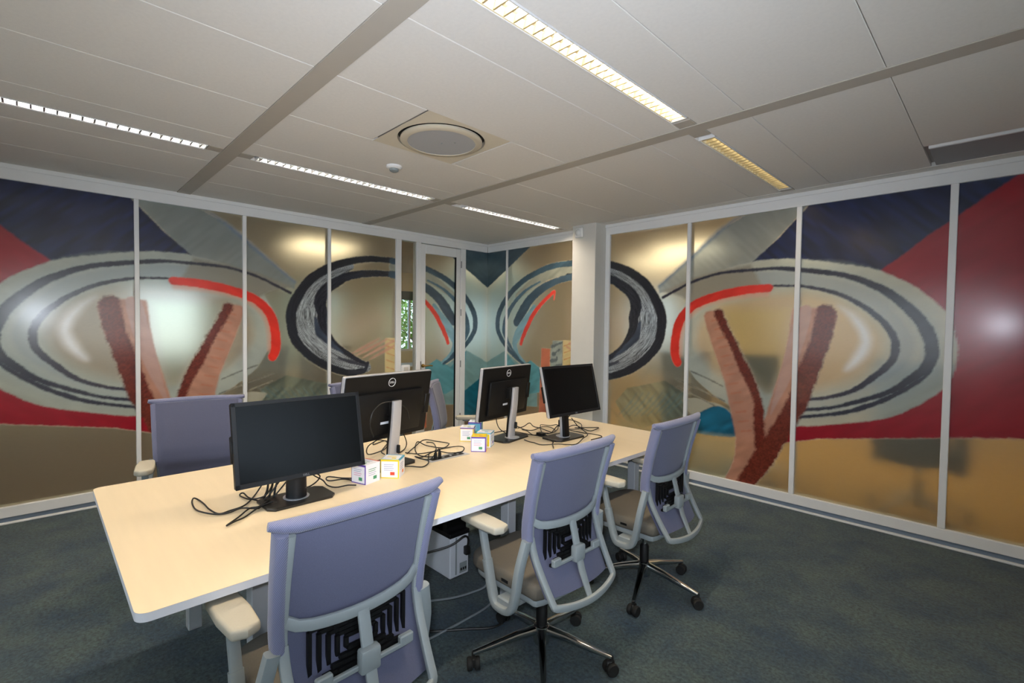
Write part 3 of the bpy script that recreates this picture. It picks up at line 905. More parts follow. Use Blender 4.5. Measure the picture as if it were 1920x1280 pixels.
struct(obj('floor_beyond_left', bx(-4.3, -0.1, -6.4, 3.9, 0.0, 0.008), mat('brown_carpet_beyond', (112, 82, 48), 0.9, noise=(5, 0.15))))
struct(obj('floor_beyond_right', bx(-0.1, RX, 0.1, 3.9, 0.0, 0.008), mat('ochre_carpet_beyond', (206, 168, 84), 0.9, noise=(5, 0.15))))
# tree outside the windows
LEAF = mat('tree_leaf', (112, 150, 60), 0.6, noise=(3, 0.4))
BARK = mat('tree_bark', (84, 70, 56), 0.9, noise=(12, 0.3))


def tree(loc, label, seed, rad=1.3, hgt=2.2):
    rnd = random.Random(seed)
    t = tag(empty('garden_tree', loc), label, 'tree', 'trees outside the windows')
    tb = bmesh.new()
    sweep(catmull([(0, 0, 0), (0.05, 0.03, hgt * 0.5), (0, 0.1, hgt)], 5), circ(0.1, 8), scales=[1 - 0.05 * i for i in range(11)], bm=tb)
    for q in range(7):
        a = rnd.random() * 2 * PI
        z = hgt * (0.4 + 0.5 * rnd.random())
        e = Vector((math.cos(a), math.sin(a), 0.6)) * rad * 0.8
        sweep([Vector((0.02, 0.05, z)), Vector((0.02, 0.05, z)) + e * 0.5, Vector((0, 0, z)) + e], circ(0.035, 6), scales=[1, 0.7, 0.3], bm=tb)
    obj('trunk', tb, BARK, t, True)
    vs, fs = [], []
    for q in range(2600):
        d = Vector((rnd.gauss(0, 1), rnd.gauss(0, 1), rnd.gauss(0, 0.8)))
        d = d.normalized() * rad * (0.35 + 0.65 * rnd.random() ** 0.5)
        c = Vector((0, 0, hgt)) + d
        a = Vector((rnd.gauss(0, 1), rnd.gauss(0, 1), rnd.gauss(0, 1))).normalized()
        b = a.orthogonal().normalized()
        s = 0.05 + 0.05 * rnd.random()
        i = len(vs)
        vs += [c - a * s, c + b * s * 0.5, c + a * s, c - b * s * 0.5]
        fs += [(i, i + 1, i + 2), (i, i + 2, i + 3)]
    me = bpy.data.meshes.new('foliage')
    me.from_pydata([tuple(v) for v in vs], [], fs)
    f = new_obj('foliage', me, LEAF, t)
    f['kind'] = 'stuff'


tree((-7.2, 3.6, -0.6), 'leafy green tree outside, seen through the clear strip by the door', 3)
tree((-7.4, -0.2, -0.6), 'leafy green tree outside the middle window beyond the glass', 5)
struct(obj('ground', bx(-16, -4.45, -12, 12, -0.7, -0.6), mat('lawn', (120, 140, 90), 0.95, noise=(2, 0.3))))

# desk glimpsed through the clear strip
dk = tag(empty('far_desk', (-3.4, 1.2, 0)), 'pale desk under the far window, seen through the clear strip', 'desk')
obj('desk_top', bx(-0.4, 0.4, -0.8, 0.8, 0.70, 0.73, 0.004, 1), mat('pale_desk', (206, 208, 206), 0.4, noise=(10, 0.03)), dk)
for sx in (-1, 1):
    for sy in (-1, 1):
        obj('leg', bx(sx * 0.36 - 0.02, sx * 0.36 + 0.02, sy * 0.75 - 0.02, sy * 0.75 + 0.02, 0, 0.70), BLACKPL, dk)

# ------------------------------------------------------------------ ceiling lights
def ceiling_light(x, y, label, lit, glow, REFL=REFL):
    t = tag(empty('ceiling_light', (x, y, H)), label, 'ceiling light', 'louvred strip lights')
    L, wd = 1.49, 0.092
    hb = bmesh.new()
    bx(-wd / 2 - 0.004, -wd / 2, -L / 2, L / 2, -0.004, 0.075, bm=hb)
    bx(wd / 2, wd / 2 + 0.004, -L / 2, L / 2, -0.004, 0.075, bm=hb)
    bx(-wd / 2, wd / 2, -L / 2, -L / 2 + 0.004, -0.004, 0.075, bm=hb)
    bx(-wd / 2, wd / 2, L / 2 - 0.004, L / 2, -0.004, 0.075, bm=hb)
    bx(-wd / 2, wd / 2, -L / 2, L / 2, 0.071, 0.075, bm=hb)
    obj('housing', hb, WHITE, t)
    for s in (-1, 1):
        obj('side_reflector', prism([(s * wd / 2 * 0.98, 0.0), (s * wd / 2 * 0.84, 0.0), (s * 0.022, 0.06), (s * wd / 2 * 0.9, 0.06)], -L / 2 + 0.006, L / 2 - 0.006, 'y'), REFL, t)
    obj('lamp_tube', sweep([(0, -L / 2 + 0.02, 0.04), (0, 0, 0.04), (0, L / 2 - 0.02, 0.04)], circ(0.013, 8)), lit, t, True)
    first = None
    blade = STEEL if REFL is not GOLD else BLADEGOLD
    n = 28
    for k in range(n):
        yy = -L / 2 + 0.03 + (L - 0.06) * k / (n - 1)
        if first is None:
            first = obj('louvre_blade', prism([(-0.042, 0.001), (0.042, 0.001), (0.034, 0.026), (-0.034, 0.026)], -0.0042, 0.0042, 'y'), blade, t, False, (0, yy, 0.0))
        else:
            share('louvre_blade', first, t, (0, yy, 0.0))
    # the lamp's own light, thrown down through the louvre
    ld = bpy.data.lights.new('lamp_light', 'AREA')
    ld.shape = 'RECTANGLE'
    ld.size = 0.07
    ld.size_y = L - 0.06
    ld.energy = glow
    ld.color = LAMP_COL
    ld.spread = R(150)
    lo = bpy.data.objects.new('lamp_light', ld)
    COL.objects.link(lo)
    lo.parent = t
    lo.location = (0, 0, -0.006)
    return t


TUBE_A = mat('lamp_tube_white', (255, 250, 240), 0.4, emit=((1.0, 0.95, 0.88), 220))
ceiling_light(1.485, -4.55, 'strip light with separate bright dots, farthest left', TUBE_A, LAMP_E)
ceiling_light(1.485, -2.75, 'white strip light between the grey ceiling strips near the left wall', TUBE_A, LAMP_E)
ceiling_light(1.485, -0.88, 'white strip light ending beside the column', TUBE_A, LAMP_E)
ceiling_light(3.915, -4.55, 'strip light above the camera position, mostly out of view', TUBE, LAMP_E, GOLD)
ceiling_light(3.915, -2.80, 'large warm glowing strip light above the office chairs', TUBE, LAMP_E * 1.15, GOLD)
ceiling_light(3.915, -0.95, 'golden dim strip light near the right glass wall', mat('lamp_tube_dim', (240, 215, 150), 0.4, emit=((1.0, 0.9, 0.62), 4)), LAMP_E * 0.35, GOLD)

# round ceiling diffuser in its square plate
df = tag(empty('air_diffuser', (2.7075, -2.7875, H)), 'round grey air diffuser in a cream square ceiling plate', 'air vent')
pb = bmesh.new()
N = 48
ring = [pb.verts.new((0.272 * math.cos(2 * PI * k / N), 0.272 * math.sin(2 * PI * k / N), 0)) for k in range(N)]
ring2 = [pb.verts.new((0.272 * math.cos(2 * PI * k / N), 0.272 * math.sin(2 * PI * k / N), 0.05)) for k in range(N)]
hs = 0.306
sq = []
for k in range(N):
    c, s = math.cos(2 * PI * k / N), math.sin(2 * PI * k / N)
    q = hs / max(abs(c), abs(s))
    sq.append(pb.verts.new((c * q, s * q, 0)))
for k in range(N):
    j = (k + 1) % N
    pb.faces.new((ring[k], ring[j], sq[j], sq[k]))
    pb.faces.new((ring[k], ring2[k], ring2[j], ring[j]))
obj('square_plate', pb, mat('cream_metal_plate', (224, 214, 194), 0.5, noise=(30, 0.03)), df)
obj('dark_throat', lathe([(0, 0.027), (0.27, 0.027), (0.27, 0.0285), (0, 0.0285)], 48), BLACKPL, df, True)
obj('diffuser_ring', lathe([(0.212, -0.018), (0.245, -0.016), (0.256, -0.008), (0.254, 0.002), (0.212, 0.004), (0.212, -0.018)], 48), mat('cream_ring', (206, 196, 176), 0.45, noise=(30, 0.03)), df, True)
obj('perforated_disc', lathe([(0, -0.014), (0.214, -0.014), (0.214, -0.008), (0, -0.008)], 48), mat('perforated_grey', (176, 178, 182), 0.6, noise=(900, 0.35)), df, True)
for a in (0, 1):
    obj('screw', lathe([(0, -0.019), (0.004, -0.018), (0.005, -0.014), (0, -0.014)], 8), STEEL, df, True, (0.07 * a, 0.05 * a, 0))
sm = tag(empty('smoke_detector', (2.06, -2.74, H)), 'small white smoke detector dome on the ceiling', 'smoke detector')
obj('detector_base', lathe([(0, 0), (0.056, 0), (0.056, -0.012), (0.045, -0.022), (0, -0.022)], 24), WHITE, sm, True)
obj('detector_head', lathe([(0.034, -0.02), (0.032, -0.036), (0.018, -0.044), (0, -0.046), (0, -0.02)], 20), GREYPL, sm, True)
pr = tag(empty('motion_sensor', (1.80, -0.195, 2.60)), 'white round motion sensor high on the column', 'sensor')
obj('sensor_body', bx(-0.055, 0.055, -0.035, 0, -0.045, 0.065, 0.016, 3), WHITE, pr, True)
sbm = lathe([(0, -0.028), (0.018, -0.026), (0.034, -0.012), (0.038, 0), (0, 0)], 20)
sbo = obj('sensor_lens', sbm, mat('sensor_lens_plastic', (226, 228, 228), 0.2, noise=(60, 0.03)), pr, True, (0.0, -0.033, 0.01))
sbo.rotation_euler = (R(-90), 0, 0)

# ------------------------------------------------------------------ table
tb = tag(empty('meeting_table', (2.895, -2.83, 0)), 'long cream meeting table with white edges and rounded corners', 'table')
TL, TW = 1.61, 0.705
top = prism(rrect(2 * TW, 2 * TL, 0.035, 6), 0.7395, 0.7402, 'z')
edge = prism(rrect(2 * TW, 2 * TL, 0.035, 6), 0.714, 0.7395, 'z')
obj('table_top', top, DESK, tb)
obj('edge_band', edge, DESKEDGE, tb, True)
LEGM = mat('pale_steel_leg', (186, 190, 194), 0.4, 0.2, noise=(60, 0.04))
for y in (-1.24, 0.0, 1.24):
    for s in (-1, 1):
        obj('leg', bx(s * 0.5 - 0.03, s * 0.5 + 0.03, y - 0.03, y + 0.03, 0.0, 0.70, 0.004, 1), LEGM, tb)
    obj('cross_rail', bx(-0.6, 0.6, y - 0.025, y + 0.025, 0.675, 0.713), LEGM, tb)
for s in (-1, 1):
    obj('long_rail', bx(s * 0.42 - 0.02, s * 0.42 + 0.02, -1.4, 1.4, 0.66, 0.7), LEGM, tb)
ct = bmesh.new()
bx(-0.14, 0.14, -1.2, 1.2, 0.53, 0.535, bm=ct)
bx(-0.14, -0.135, -1.2, 1.2, 0.53, 0.62, bm=ct)
bx(0.135, 0.14, -1.2, 1.2, 0.53, 0.62, bm=ct)
obj('cable_tray', ct, BLACKPL, tb)
ph = obj('cable_port', bx(-0.045, 0.045, -0.145, 0.145, 0.7402, 0.7425, 0.001, 1), SILVER, tb, False, (-0.035, -0.01, 0))
obj('port_slot', bx(-0.022, 0.022, -0.12, 0.12, 0.7425, 0.7438), BLACKPL, ph)
for q in range(4):
    obj('port_socket', bx(-0.006, 0.008, -0.09 + q * 0.055, -0.075 + q * 0.055, 0.7438, 0.7448), SILVER, ph)

# computer box hung under the table
pc = tag(empty('computer_case', (2.90, -2.885, 0.09)), 'white box with a black plug hung in black straps under the table', 'computer')
obj('case_body', bx(-0.15, 0.15, -0.068, 0.068, 0, 0.245, 0.006), mat('white_pc_case', (206, 210, 216), 0.4, noise=(30, 0.03)), pc)
obj('side_groove', bx(0.1495, 0.152, -0.03, -0.02, 0.015, 0.23), GREYPL, pc)
obj('strap', bx(-0.155, 0.155, -0.073, 0.073, 0.235, 0.262, 0.004, 1), BLACKPL, pc)
for sx_ in (-0.1, 0.1):
    obj('hanger', bx(sx_ - 0.02, sx_ + 0.02, -0.07, 0.07, 0.26, 0.445), BLACKPL, pc)
obj('socket_panel', bx(0.1495, 0.153, 0.0, 0.055, 0.015, 0.075, 0.002, 1), GREYPL, pc)
for q in range(3):
    obj('socket', bx(0.152, 0.155, 0.006 + q * 0.016, 0.016 + q * 0.016, 0.03, 0.045), BLACKPL, pc)
pl = bmesh.new()
sweep(catmull([(0.10, -0.2, 0.18), (0.17, -0.08, 0.21), (0.19, 0.0, 0.245), (0.185, 0.035, 0.22), (0.172, 0.042, 0.17)], 6), circ(0.006, 6), bm=pl)
bx(0.151, 0.182, 0.026, 0.056, 0.12, 0.17, 0.006, 2, pl)
obj('power_plug', pl, CABLEM, pc, True)


def cable(name, pts, r, label, cat='cable', m_=None, n=6, group=None):
    o = obj(name, sweep(catmull(pts, n), circ(r, 6)), m_ or CABLEM, None, True)
    tag(o, label, cat, group)
    return o


cable('network_cable', [(3.15, -3.25, 0.12), (3.17, -3.05, 0.07), (3.18, -2.9, 0.05), (3.19, -2.8, 0.06), (3.16, -2.77, 0.14)], 0.006, 'grey cable sagging below the white box under the table', m_=GREYCAB)
cable('floor_cable', [(3.3, -3.3, 0.007), (3.3, -3.05, 0.007), (3.28, -2.85, 0.007), (3.2, -2.76, 0.02), (3.18, -2.78, 0.13)], 0.006, 'grey cable trailing on the carpet under the table', m_=GREYCAB)
cable('floor_lead', [(3.2, -3.3, 0.006), (3.35, -3.1, 0.006), (3.45, -2.95, 0.006), (3.38, -2.78, 0.006), (3.2, -2.75, 0.006)], 0.006, 'black cable looped on the dark carpet under the table')


# ------------------------------------------------------------------ office chairs
def back_x(z):
    return float(np.interp(z, [0.40, 0.43, 0.54, 0.64, 0.72, 0.85, 1.0, 1.05], [-0.262, -0.25, -0.19, -0.150, -0.152, -0.178, -0.218, -0.232]))


def make_chair(name, label, fabric=None, panel=None, seatm=None, plastic=None, padm=None):
    fabric, panel, seatm, plastic, padm = fabric or LAVENDER, panel or LAVPANEL, seatm or SEATF, plastic or GREYPL, padm or ARMPAD
    t = tag(empty(name), label, 'chair')
    # --- upholstered back: closed curved shell (front cloth wraps the sides)
    bm = bmesh.new()
    NZ, NY = 26, 16
    zs = np.linspace(0.435, 1.018, NZ)

    def hw(z):
        return float(np.interp(z, [0.43, 0.6, 0.66, 1.03], [0.20, 0.215, 0.232, 0.25]))
    F, B = [], []
    for z in zs:
        rowf, rowb = [], []
        for j in range(NY + 1):
            s = -1 + 2 * j / NY
            y = s * hw(z)
            cv = 0.028 * s * s
            edge_ = 1 - max(0, abs(s) - 0.86) / 0.14
            x = back_x(z) + 0.006 + cv
            th = 0.012 + 0.024 * math.sqrt(max(0.0, edge_)) * (1 if z > 0.62 else 0.4)
            rowf.append(bm.verts.new((x + th, y, z)))
            rowb.append(bm.verts.new((x, y, z)))
        F.append(rowf)
        B.append(rowb)
    for i in range(NZ - 1):
        for j in range(NY):
            bm.faces.new((F[i][j], F[i][j + 1], F[i + 1][j + 1], F[i + 1][j]))
            bm.faces.new((B[i][j + 1], B[i][j], B[i + 1][j], B[i + 1][j + 1]))
        bm.faces.new((B[i][0], F[i][0], F[i + 1][0], B[i + 1][0]))
        bm.faces.new((F[i][NY], B[i][NY], B[i + 1][NY], F[i + 1][NY]))
    for j in range(NY):
        bm.faces.new((F[0][j + 1], F[0][j], B[0][j], B[0][j + 1]))
        bm.faces.new((F[-1][j], F[-1][j + 1], B[-1][j + 1], B[-1][j]))
    obj('back_cushion', bm, panel, t, True)
    # side edges of ribbed cloth
    for s in (-1, 1):
        pts = [(back_x(z) + 0.030, s * (hw(z) - 0.006), z) for z in np.linspace(0.655, 1.008, 10)]
        obj('side_roll', sweep(pts, rrect(0.034, 0.052, 0.014, 3), upv=(1, 0, 0)), fabric, t, True)
    # top roll
    pts = []
    for j in range(17):
        s = -1 + 2 * j / 16
        pts.append((back_x(1.03) + 0.008 + 0.030 * s * s, s * 0.272, 1.018 + 0.006 * (1 - s * s) + 0.012 * max(0, abs(s) - 0.8) / 0.2))
    sc_ = [0.55] + [0.85] + [1.0] * 13 + [0.85] + [0.55]
    obj('top_roll', sweep(pts, circ(0.023, 12, 0.021), upv=(0, 0, 1), scales=sc_), fabric, t, True)
    # rear frame
    for s in (-1, 1):
        pts = [(back_x(z) - 0.003 + 0.022, s * (0.216 + 0.012 * (z - 0.7)), z) for z in np.linspace(0.62, 0.995, 10)]
        obj('back_upright', sweep(pts, rrect(0.026, 0.016, 0.005, 2), upv=(1, 0, 0)), plastic, t, True)
    lf = []
    for y, z, dx in ((0.216, 0.67, 0.018), (0.214, 0.60, 0.014), (0.209, 0.52, 0.008), (0.204, 0.455, 0.004), (0.202, 0.432, 0.002), (0.190, 0.416, -0.001), (0.10, 0.402, -0.016), (0.0, 0.396, -0.022)):
        lf.append((back_x(z) + dx, y, z))
    lf = lf + [(x, -y, z) for x, y, z in lf[-2::-1]]
    obj('lower_frame', sweep(catmull(lf, 3), rrect(0.030, 0.018, 0.006, 2), upv=(1, 0, 0)), plastic, t, True)
    cb = []
    for j in range(13):
        s = -1 + 2 * j / 12
        cb.append((back_x(0.725) - 0.006 + 0.026 * s * s - 0.012 * (1 - s ** 4), s * 0.218, 0.722 - 0.018 * (1 - s * s) + 0.02 * max(0, abs(s) - 0.8) / 0.2))
    obj('back_crossbar', sweep(cb, rrect(0.016, 0.034, 0.006, 2), upv=(0, 0, 1)), plastic, t, True)
    obj('spine', sweep([(back_x(0.70) - 0.022, 0, 0.70), (back_x(0.6) - 0.034, 0, 0.60), (back_x(0.52) - 0.03, 0, 0.50), (back_x(0.40) - 0.018, 0, 0.395)], rrect(0.038, 0.012, 0.004, 2), upv=(1, 0, 0), scales=[1, 1, 0.95, 0.75]), plastic, t, True)
    # lumbar pad with nested slots, and its slider
    lb = bmesh.new()
    zc = 0.620
    for k in range(5):
        a, b = 0.152 - 0.026 * k, 0.070 - 0.0138 * k
        wv_ = 0.0056
        if b < 0.01:
            b = 0.01
        for (y0, y1, z0, z1) in ((-a, a, b - wv_, b + wv_), (-a, a, -b - wv_, -b + wv_), (-a - wv_, -a + wv_, -b, b), (a - wv_, a + wv_, -b, b)):
            zz0, zz1 = zc + z0, zc + z1
            n_ = 6 if y1 - y0 > 0.03 else 1
            for q in range(n_):
                ya, yb = y0 + (y1 - y0) * q / n_, y0 + (y1 - y0) * (q + 1) / n_
                xm = back_x((zz0 + zz1) / 2) - 0.004 + 0.02 * ((ya + yb) / 2 / 0.2) ** 2
                bx(xm - 0.008, xm + 0.004, ya, yb, zz0, zz1, bm=lb)
    obj('lumbar_grid', lb, BLACKPL, t)
    hb2 = bmesh.new()
    xh = back_x(0.565) - 0.022
    bx(xh - 0.006, xh + 0.008, -0.15, 0.15, 0.545, 0.560, 0.003, 1, hb2)
    for s in (-1, 1):
        bx(xh - 0.008, xh + 0.012, s * 0.132 - 0.024, s * 0.132 + 0.024, 0.548, 0.580, 0.004, 1, hb2)
    obj('lumbar_slider', hb2, plastic, t)
    obj('slider_block', bx(back_x(0.58) - 0.052, back_x(0.58) - 0.018, -0.032, 0.032, 0.535, 0.605, 0.008, 2), plastic, t, True)
    # seat
    sp = [(-0.19, 0.19), (-0.19, -0.19), (-0.10, -0.232), (0.15, -0.238), (0.25, -0.21), (0.285, -0.1), (0.285, 0.1), (0.25, 0.21), (0.15, 0.238), (-0.10, 0.232)]
    sp = [(v.x, v.y) for v in catmull([(a, b, 0) for a, b in sp], 4, True)]
    obj('seat', prism(sp, 0.415, 0.485, 'z', 0.024, seg=3), seatm, t, True)
    sh = [(a * 0.93, b * 0.93) for a, b in sp]
    obj('seat_shell', prism(sh, 0.385, 0.418, 'z', 0.01), plastic, t, True)
    obj('seat_tag', bx(-0.02, 0.02, 0.2385, 0.2405, 0.44, 0.452), BLACKPL, t)
    # arms: V-shaped strut, sleeve, post and pad on both sides
    for s in (-1, 1):
        y = s * 0.265
        v = [(-0.135, 0.665), (-0.118, 0.55), (-0.095, 0.43), (-0.075, 0.365), (-0.045, 0.345), (0.0, 0.342), (0.03, 0.352), (0.052, 0.40), (0.085, 0.52)]
        pts = [(a, y - s * (0.022 if b > 0.6 else 0.0), b) for a, b in v]
        arm = obj('arm_strut', sweep(catmull(pts, 3), rrect(0.032, 0.042, 0.010, 2), upv=(0, 1, 0)), plastic, t, True)
        obj('arm_link', bx(-0.06, 0.02, min(y, y - s * 0.12), max(y, y - s * 0.12), 0.345, 0.385, 0.006, 1), plastic, t)
        obj('arm_post', sweep([(0.078, y, 0.50), (0.102, y, 0.58), (0.122, y, 0.655)], rrect(0.024, 0.034, 0.006, 2), upv=(0, 1, 0)), plastic, t, True)
        pp = [(-0.005, -0.040), (0.10, -0.048), (0.22, -0.044), (0.25, -0.02), (0.25, 0.02), (0.22, 0.044), (0.10, 0.048), (-0.005, 0.040), (-0.02, 0.0)]
        pp = [(a, y + b) for a, b in pp]
        obj('arm_pad', prism(pp, 0.66, 0.694, 'z', 0.010, seg=3), padm, t, True)
        obj('pad_plate', bx(0.05, 0.19, y - 0.026, y + 0.026, 0.648, 0.662, 0.003, 1), plastic, t)
    # mechanism, column, star base, castors
    obj('tilt_mechanism', bx(-0.11, 0.12, -0.08, 0.08, 0.34, 0.39, 0.012, 2), BLACKPL, t, True)
    lv = bmesh.new()
    sweep([(0.05, -0.06, 0.37), (0.05, -0.2, 0.37), (0.06, -0.26, 0.368)], circ(0.007, 6), bm=lv)
    bx(0.04, 0.085, -0.285, -0.245, 0.355, 0.38, 0.006, 1, lv)
    obj('height_lever', lv, BLACKPL, t)
    obj('gas_piston', lathe([(0, 0.25), (0.014, 0.25), (0.014, 0.35), (0, 0.35)], 14), CHROME, t, True)
    obj('gas_column', lathe([(0, 0.07), (0.026, 0.07), (0.026, 0.25), (0.018, 0.262), (0, 0.262)], 16), BLACKPL, t, True)
    st = tag_less(t)
    return t


def tag_less(t):
    return t


def star_base(t, phase):
    obj('base_hub', lathe([(0, 0.075), (0.036, 0.075), (0.042, 0.11), (0.036, 0.155), (0.028, 0.16), (0, 0.16)], 20), CHROME, t, True)
    leg0 = None
    for k in range(5):
        a = phase + k * 2 * PI / 5
        if leg0 is None:
            leg0 = obj('base_leg', sweep([(0.03, 0, 0.135), (0.12, 0, 0.122), (0.24, 0, 0.095), (0.325, 0, 0.078)], rrect(0.036, 0.03, 0.010, 2), scales=[(1.2, 1.2), (1.0, 1.0), (0.8, 0.75), (0.6, 0.5)]), CHROME, t, True)
            leg0.rotation_euler = (0, 0, a)
            cbm = bmesh.new()
            for s in (-1, 1):
                lathe([(0, -0.011), (0.026, -0.011), (0.029, -0.006), (0.029, 0.006), (0.026, 0.011), (0, 0.011)], 16, cbm, Matrix.Translation((0, s * 0.017, 0.029)) @ Matrix.Rotation(PI / 2, 4, 'X'))
            bx(-0.022, 0.018, -0.008, 0.008, 0.02, 0.062, 0.004, 1, cbm)
            lathe([(0, 0.05), (0.007, 0.05), (0.007, 0.08), (0, 0.08)], 8, cbm, Matrix.Translation((0.006, 0, 0)))
            cas = obj('castor', cbm, BLACKMAT, t, True)
            cas.location = (0.322 * math.cos(a), 0.322 * math.sin(a), 0)
            cas.rotation_euler = (0, 0, a + 0.7)
        else:
            share('base_leg', leg0, t, (0, 0, 0), (0, 0, a))
            share('castor', cas, t, (0.322 * math.cos(a), 0.322 * math.sin(a), 0), (0, 0, a + 0.7 + k * 1.3))


CG = 'lavender office chairs round the table'
proto = make_chair('office_chair', 'nearest lavender office chair, its back filling the front of the picture')
proto['group'] = CG
proto.location = (3.752, -3.948, 0)
proto.rotation_euler = (0, 0, PI + R(2))
ch2 = dup(proto, (3.755, -2.955, 0), PI - R(1), 'lavender office chair between the nearest chair and the one by the right wall', CG)
ch3 = dup(proto, (3.76, -2.05, 0), PI + R(1), 'lavender office chair at the table end nearest the right glass wall', CG)
chA = dup(proto, (1.63, -3.89, 0), R(-12), 'lavender office chair facing the camera across the table, before the left glass', CG)
chB = dup(proto, (1.42, -2.58, 0), R(10), 'lavender office chair hidden behind the monitor with the round logo', CG)
chC = dup(proto, (1.82, -1.98, 0), R(46), 'lavender office chair turned sideways behind the table near the door', CG)
for c, ph_ in ((proto, R(30)), (ch2, R(26) - (PI - R(1))), (ch3, R(2) - PI), (chA, 0.3), (chB, 0.6), (chC, 0.1)):
    star_base(c, ph_)

# dark chairs standing beyond the frosted glass
DKF = mat('charcoal_fabric', (44, 44, 48), 0.9, noise=(200, 0.2))
dc = make_chair('dark_office_chair', 'dark chair blurred behind the left glass beside the big ring', DKF, DKF, DKF, BLACKPL, BLACKPL)
dc.location = (-0.52, -2.92, 0)
dc.rotation_euler = (0, 0, R(192))
dc.scale = (1.05, 1.05, 1.24)
dc['group'] = 'dark chairs beyond the glass'
star_base(dc, 0.2)
for x, y, rz, lab in ((-0.52, -2.18, R(170), 'dark chair blurred behind the left glass under the big ring'), (2.72, 0.7, R(95), 'dark chair blurred behind the left antler form on the right glass'), (3.45, 0.7, R(84), 'dark chair blurred between the antler forms on the right glass'),
                      (4.75, 0.6, R(80), 'dark chair blurred low behind the glass under the red field')):
    dk_ = dup(dc, (x, y, 0), rz, lab)
    if x < 4:
        dk_.scale = (1.05, 1.05, 1.24)


# ------------------------------------------------------------------ monitors
def text_mesh(body, size, depth):
    cu = bpy.data.curves.new('lettering', 'FONT')
    cu.body = body
    cu.size = size
    cu.extrude = depth
    cu.align_x = 'CENTER'
    cu.align_y = 'CENTER'
    cu.resolution_u = 3
    o = bpy.data.objects.new('lettering', cu)
    COL.objects.link(o)
    dg = bpy.context.evaluated_depsgraph_get()
    me = bpy.data.meshes.new_from_object(o.evaluated_get(dg))
    bpy.data.objects.remove(o)
    return me


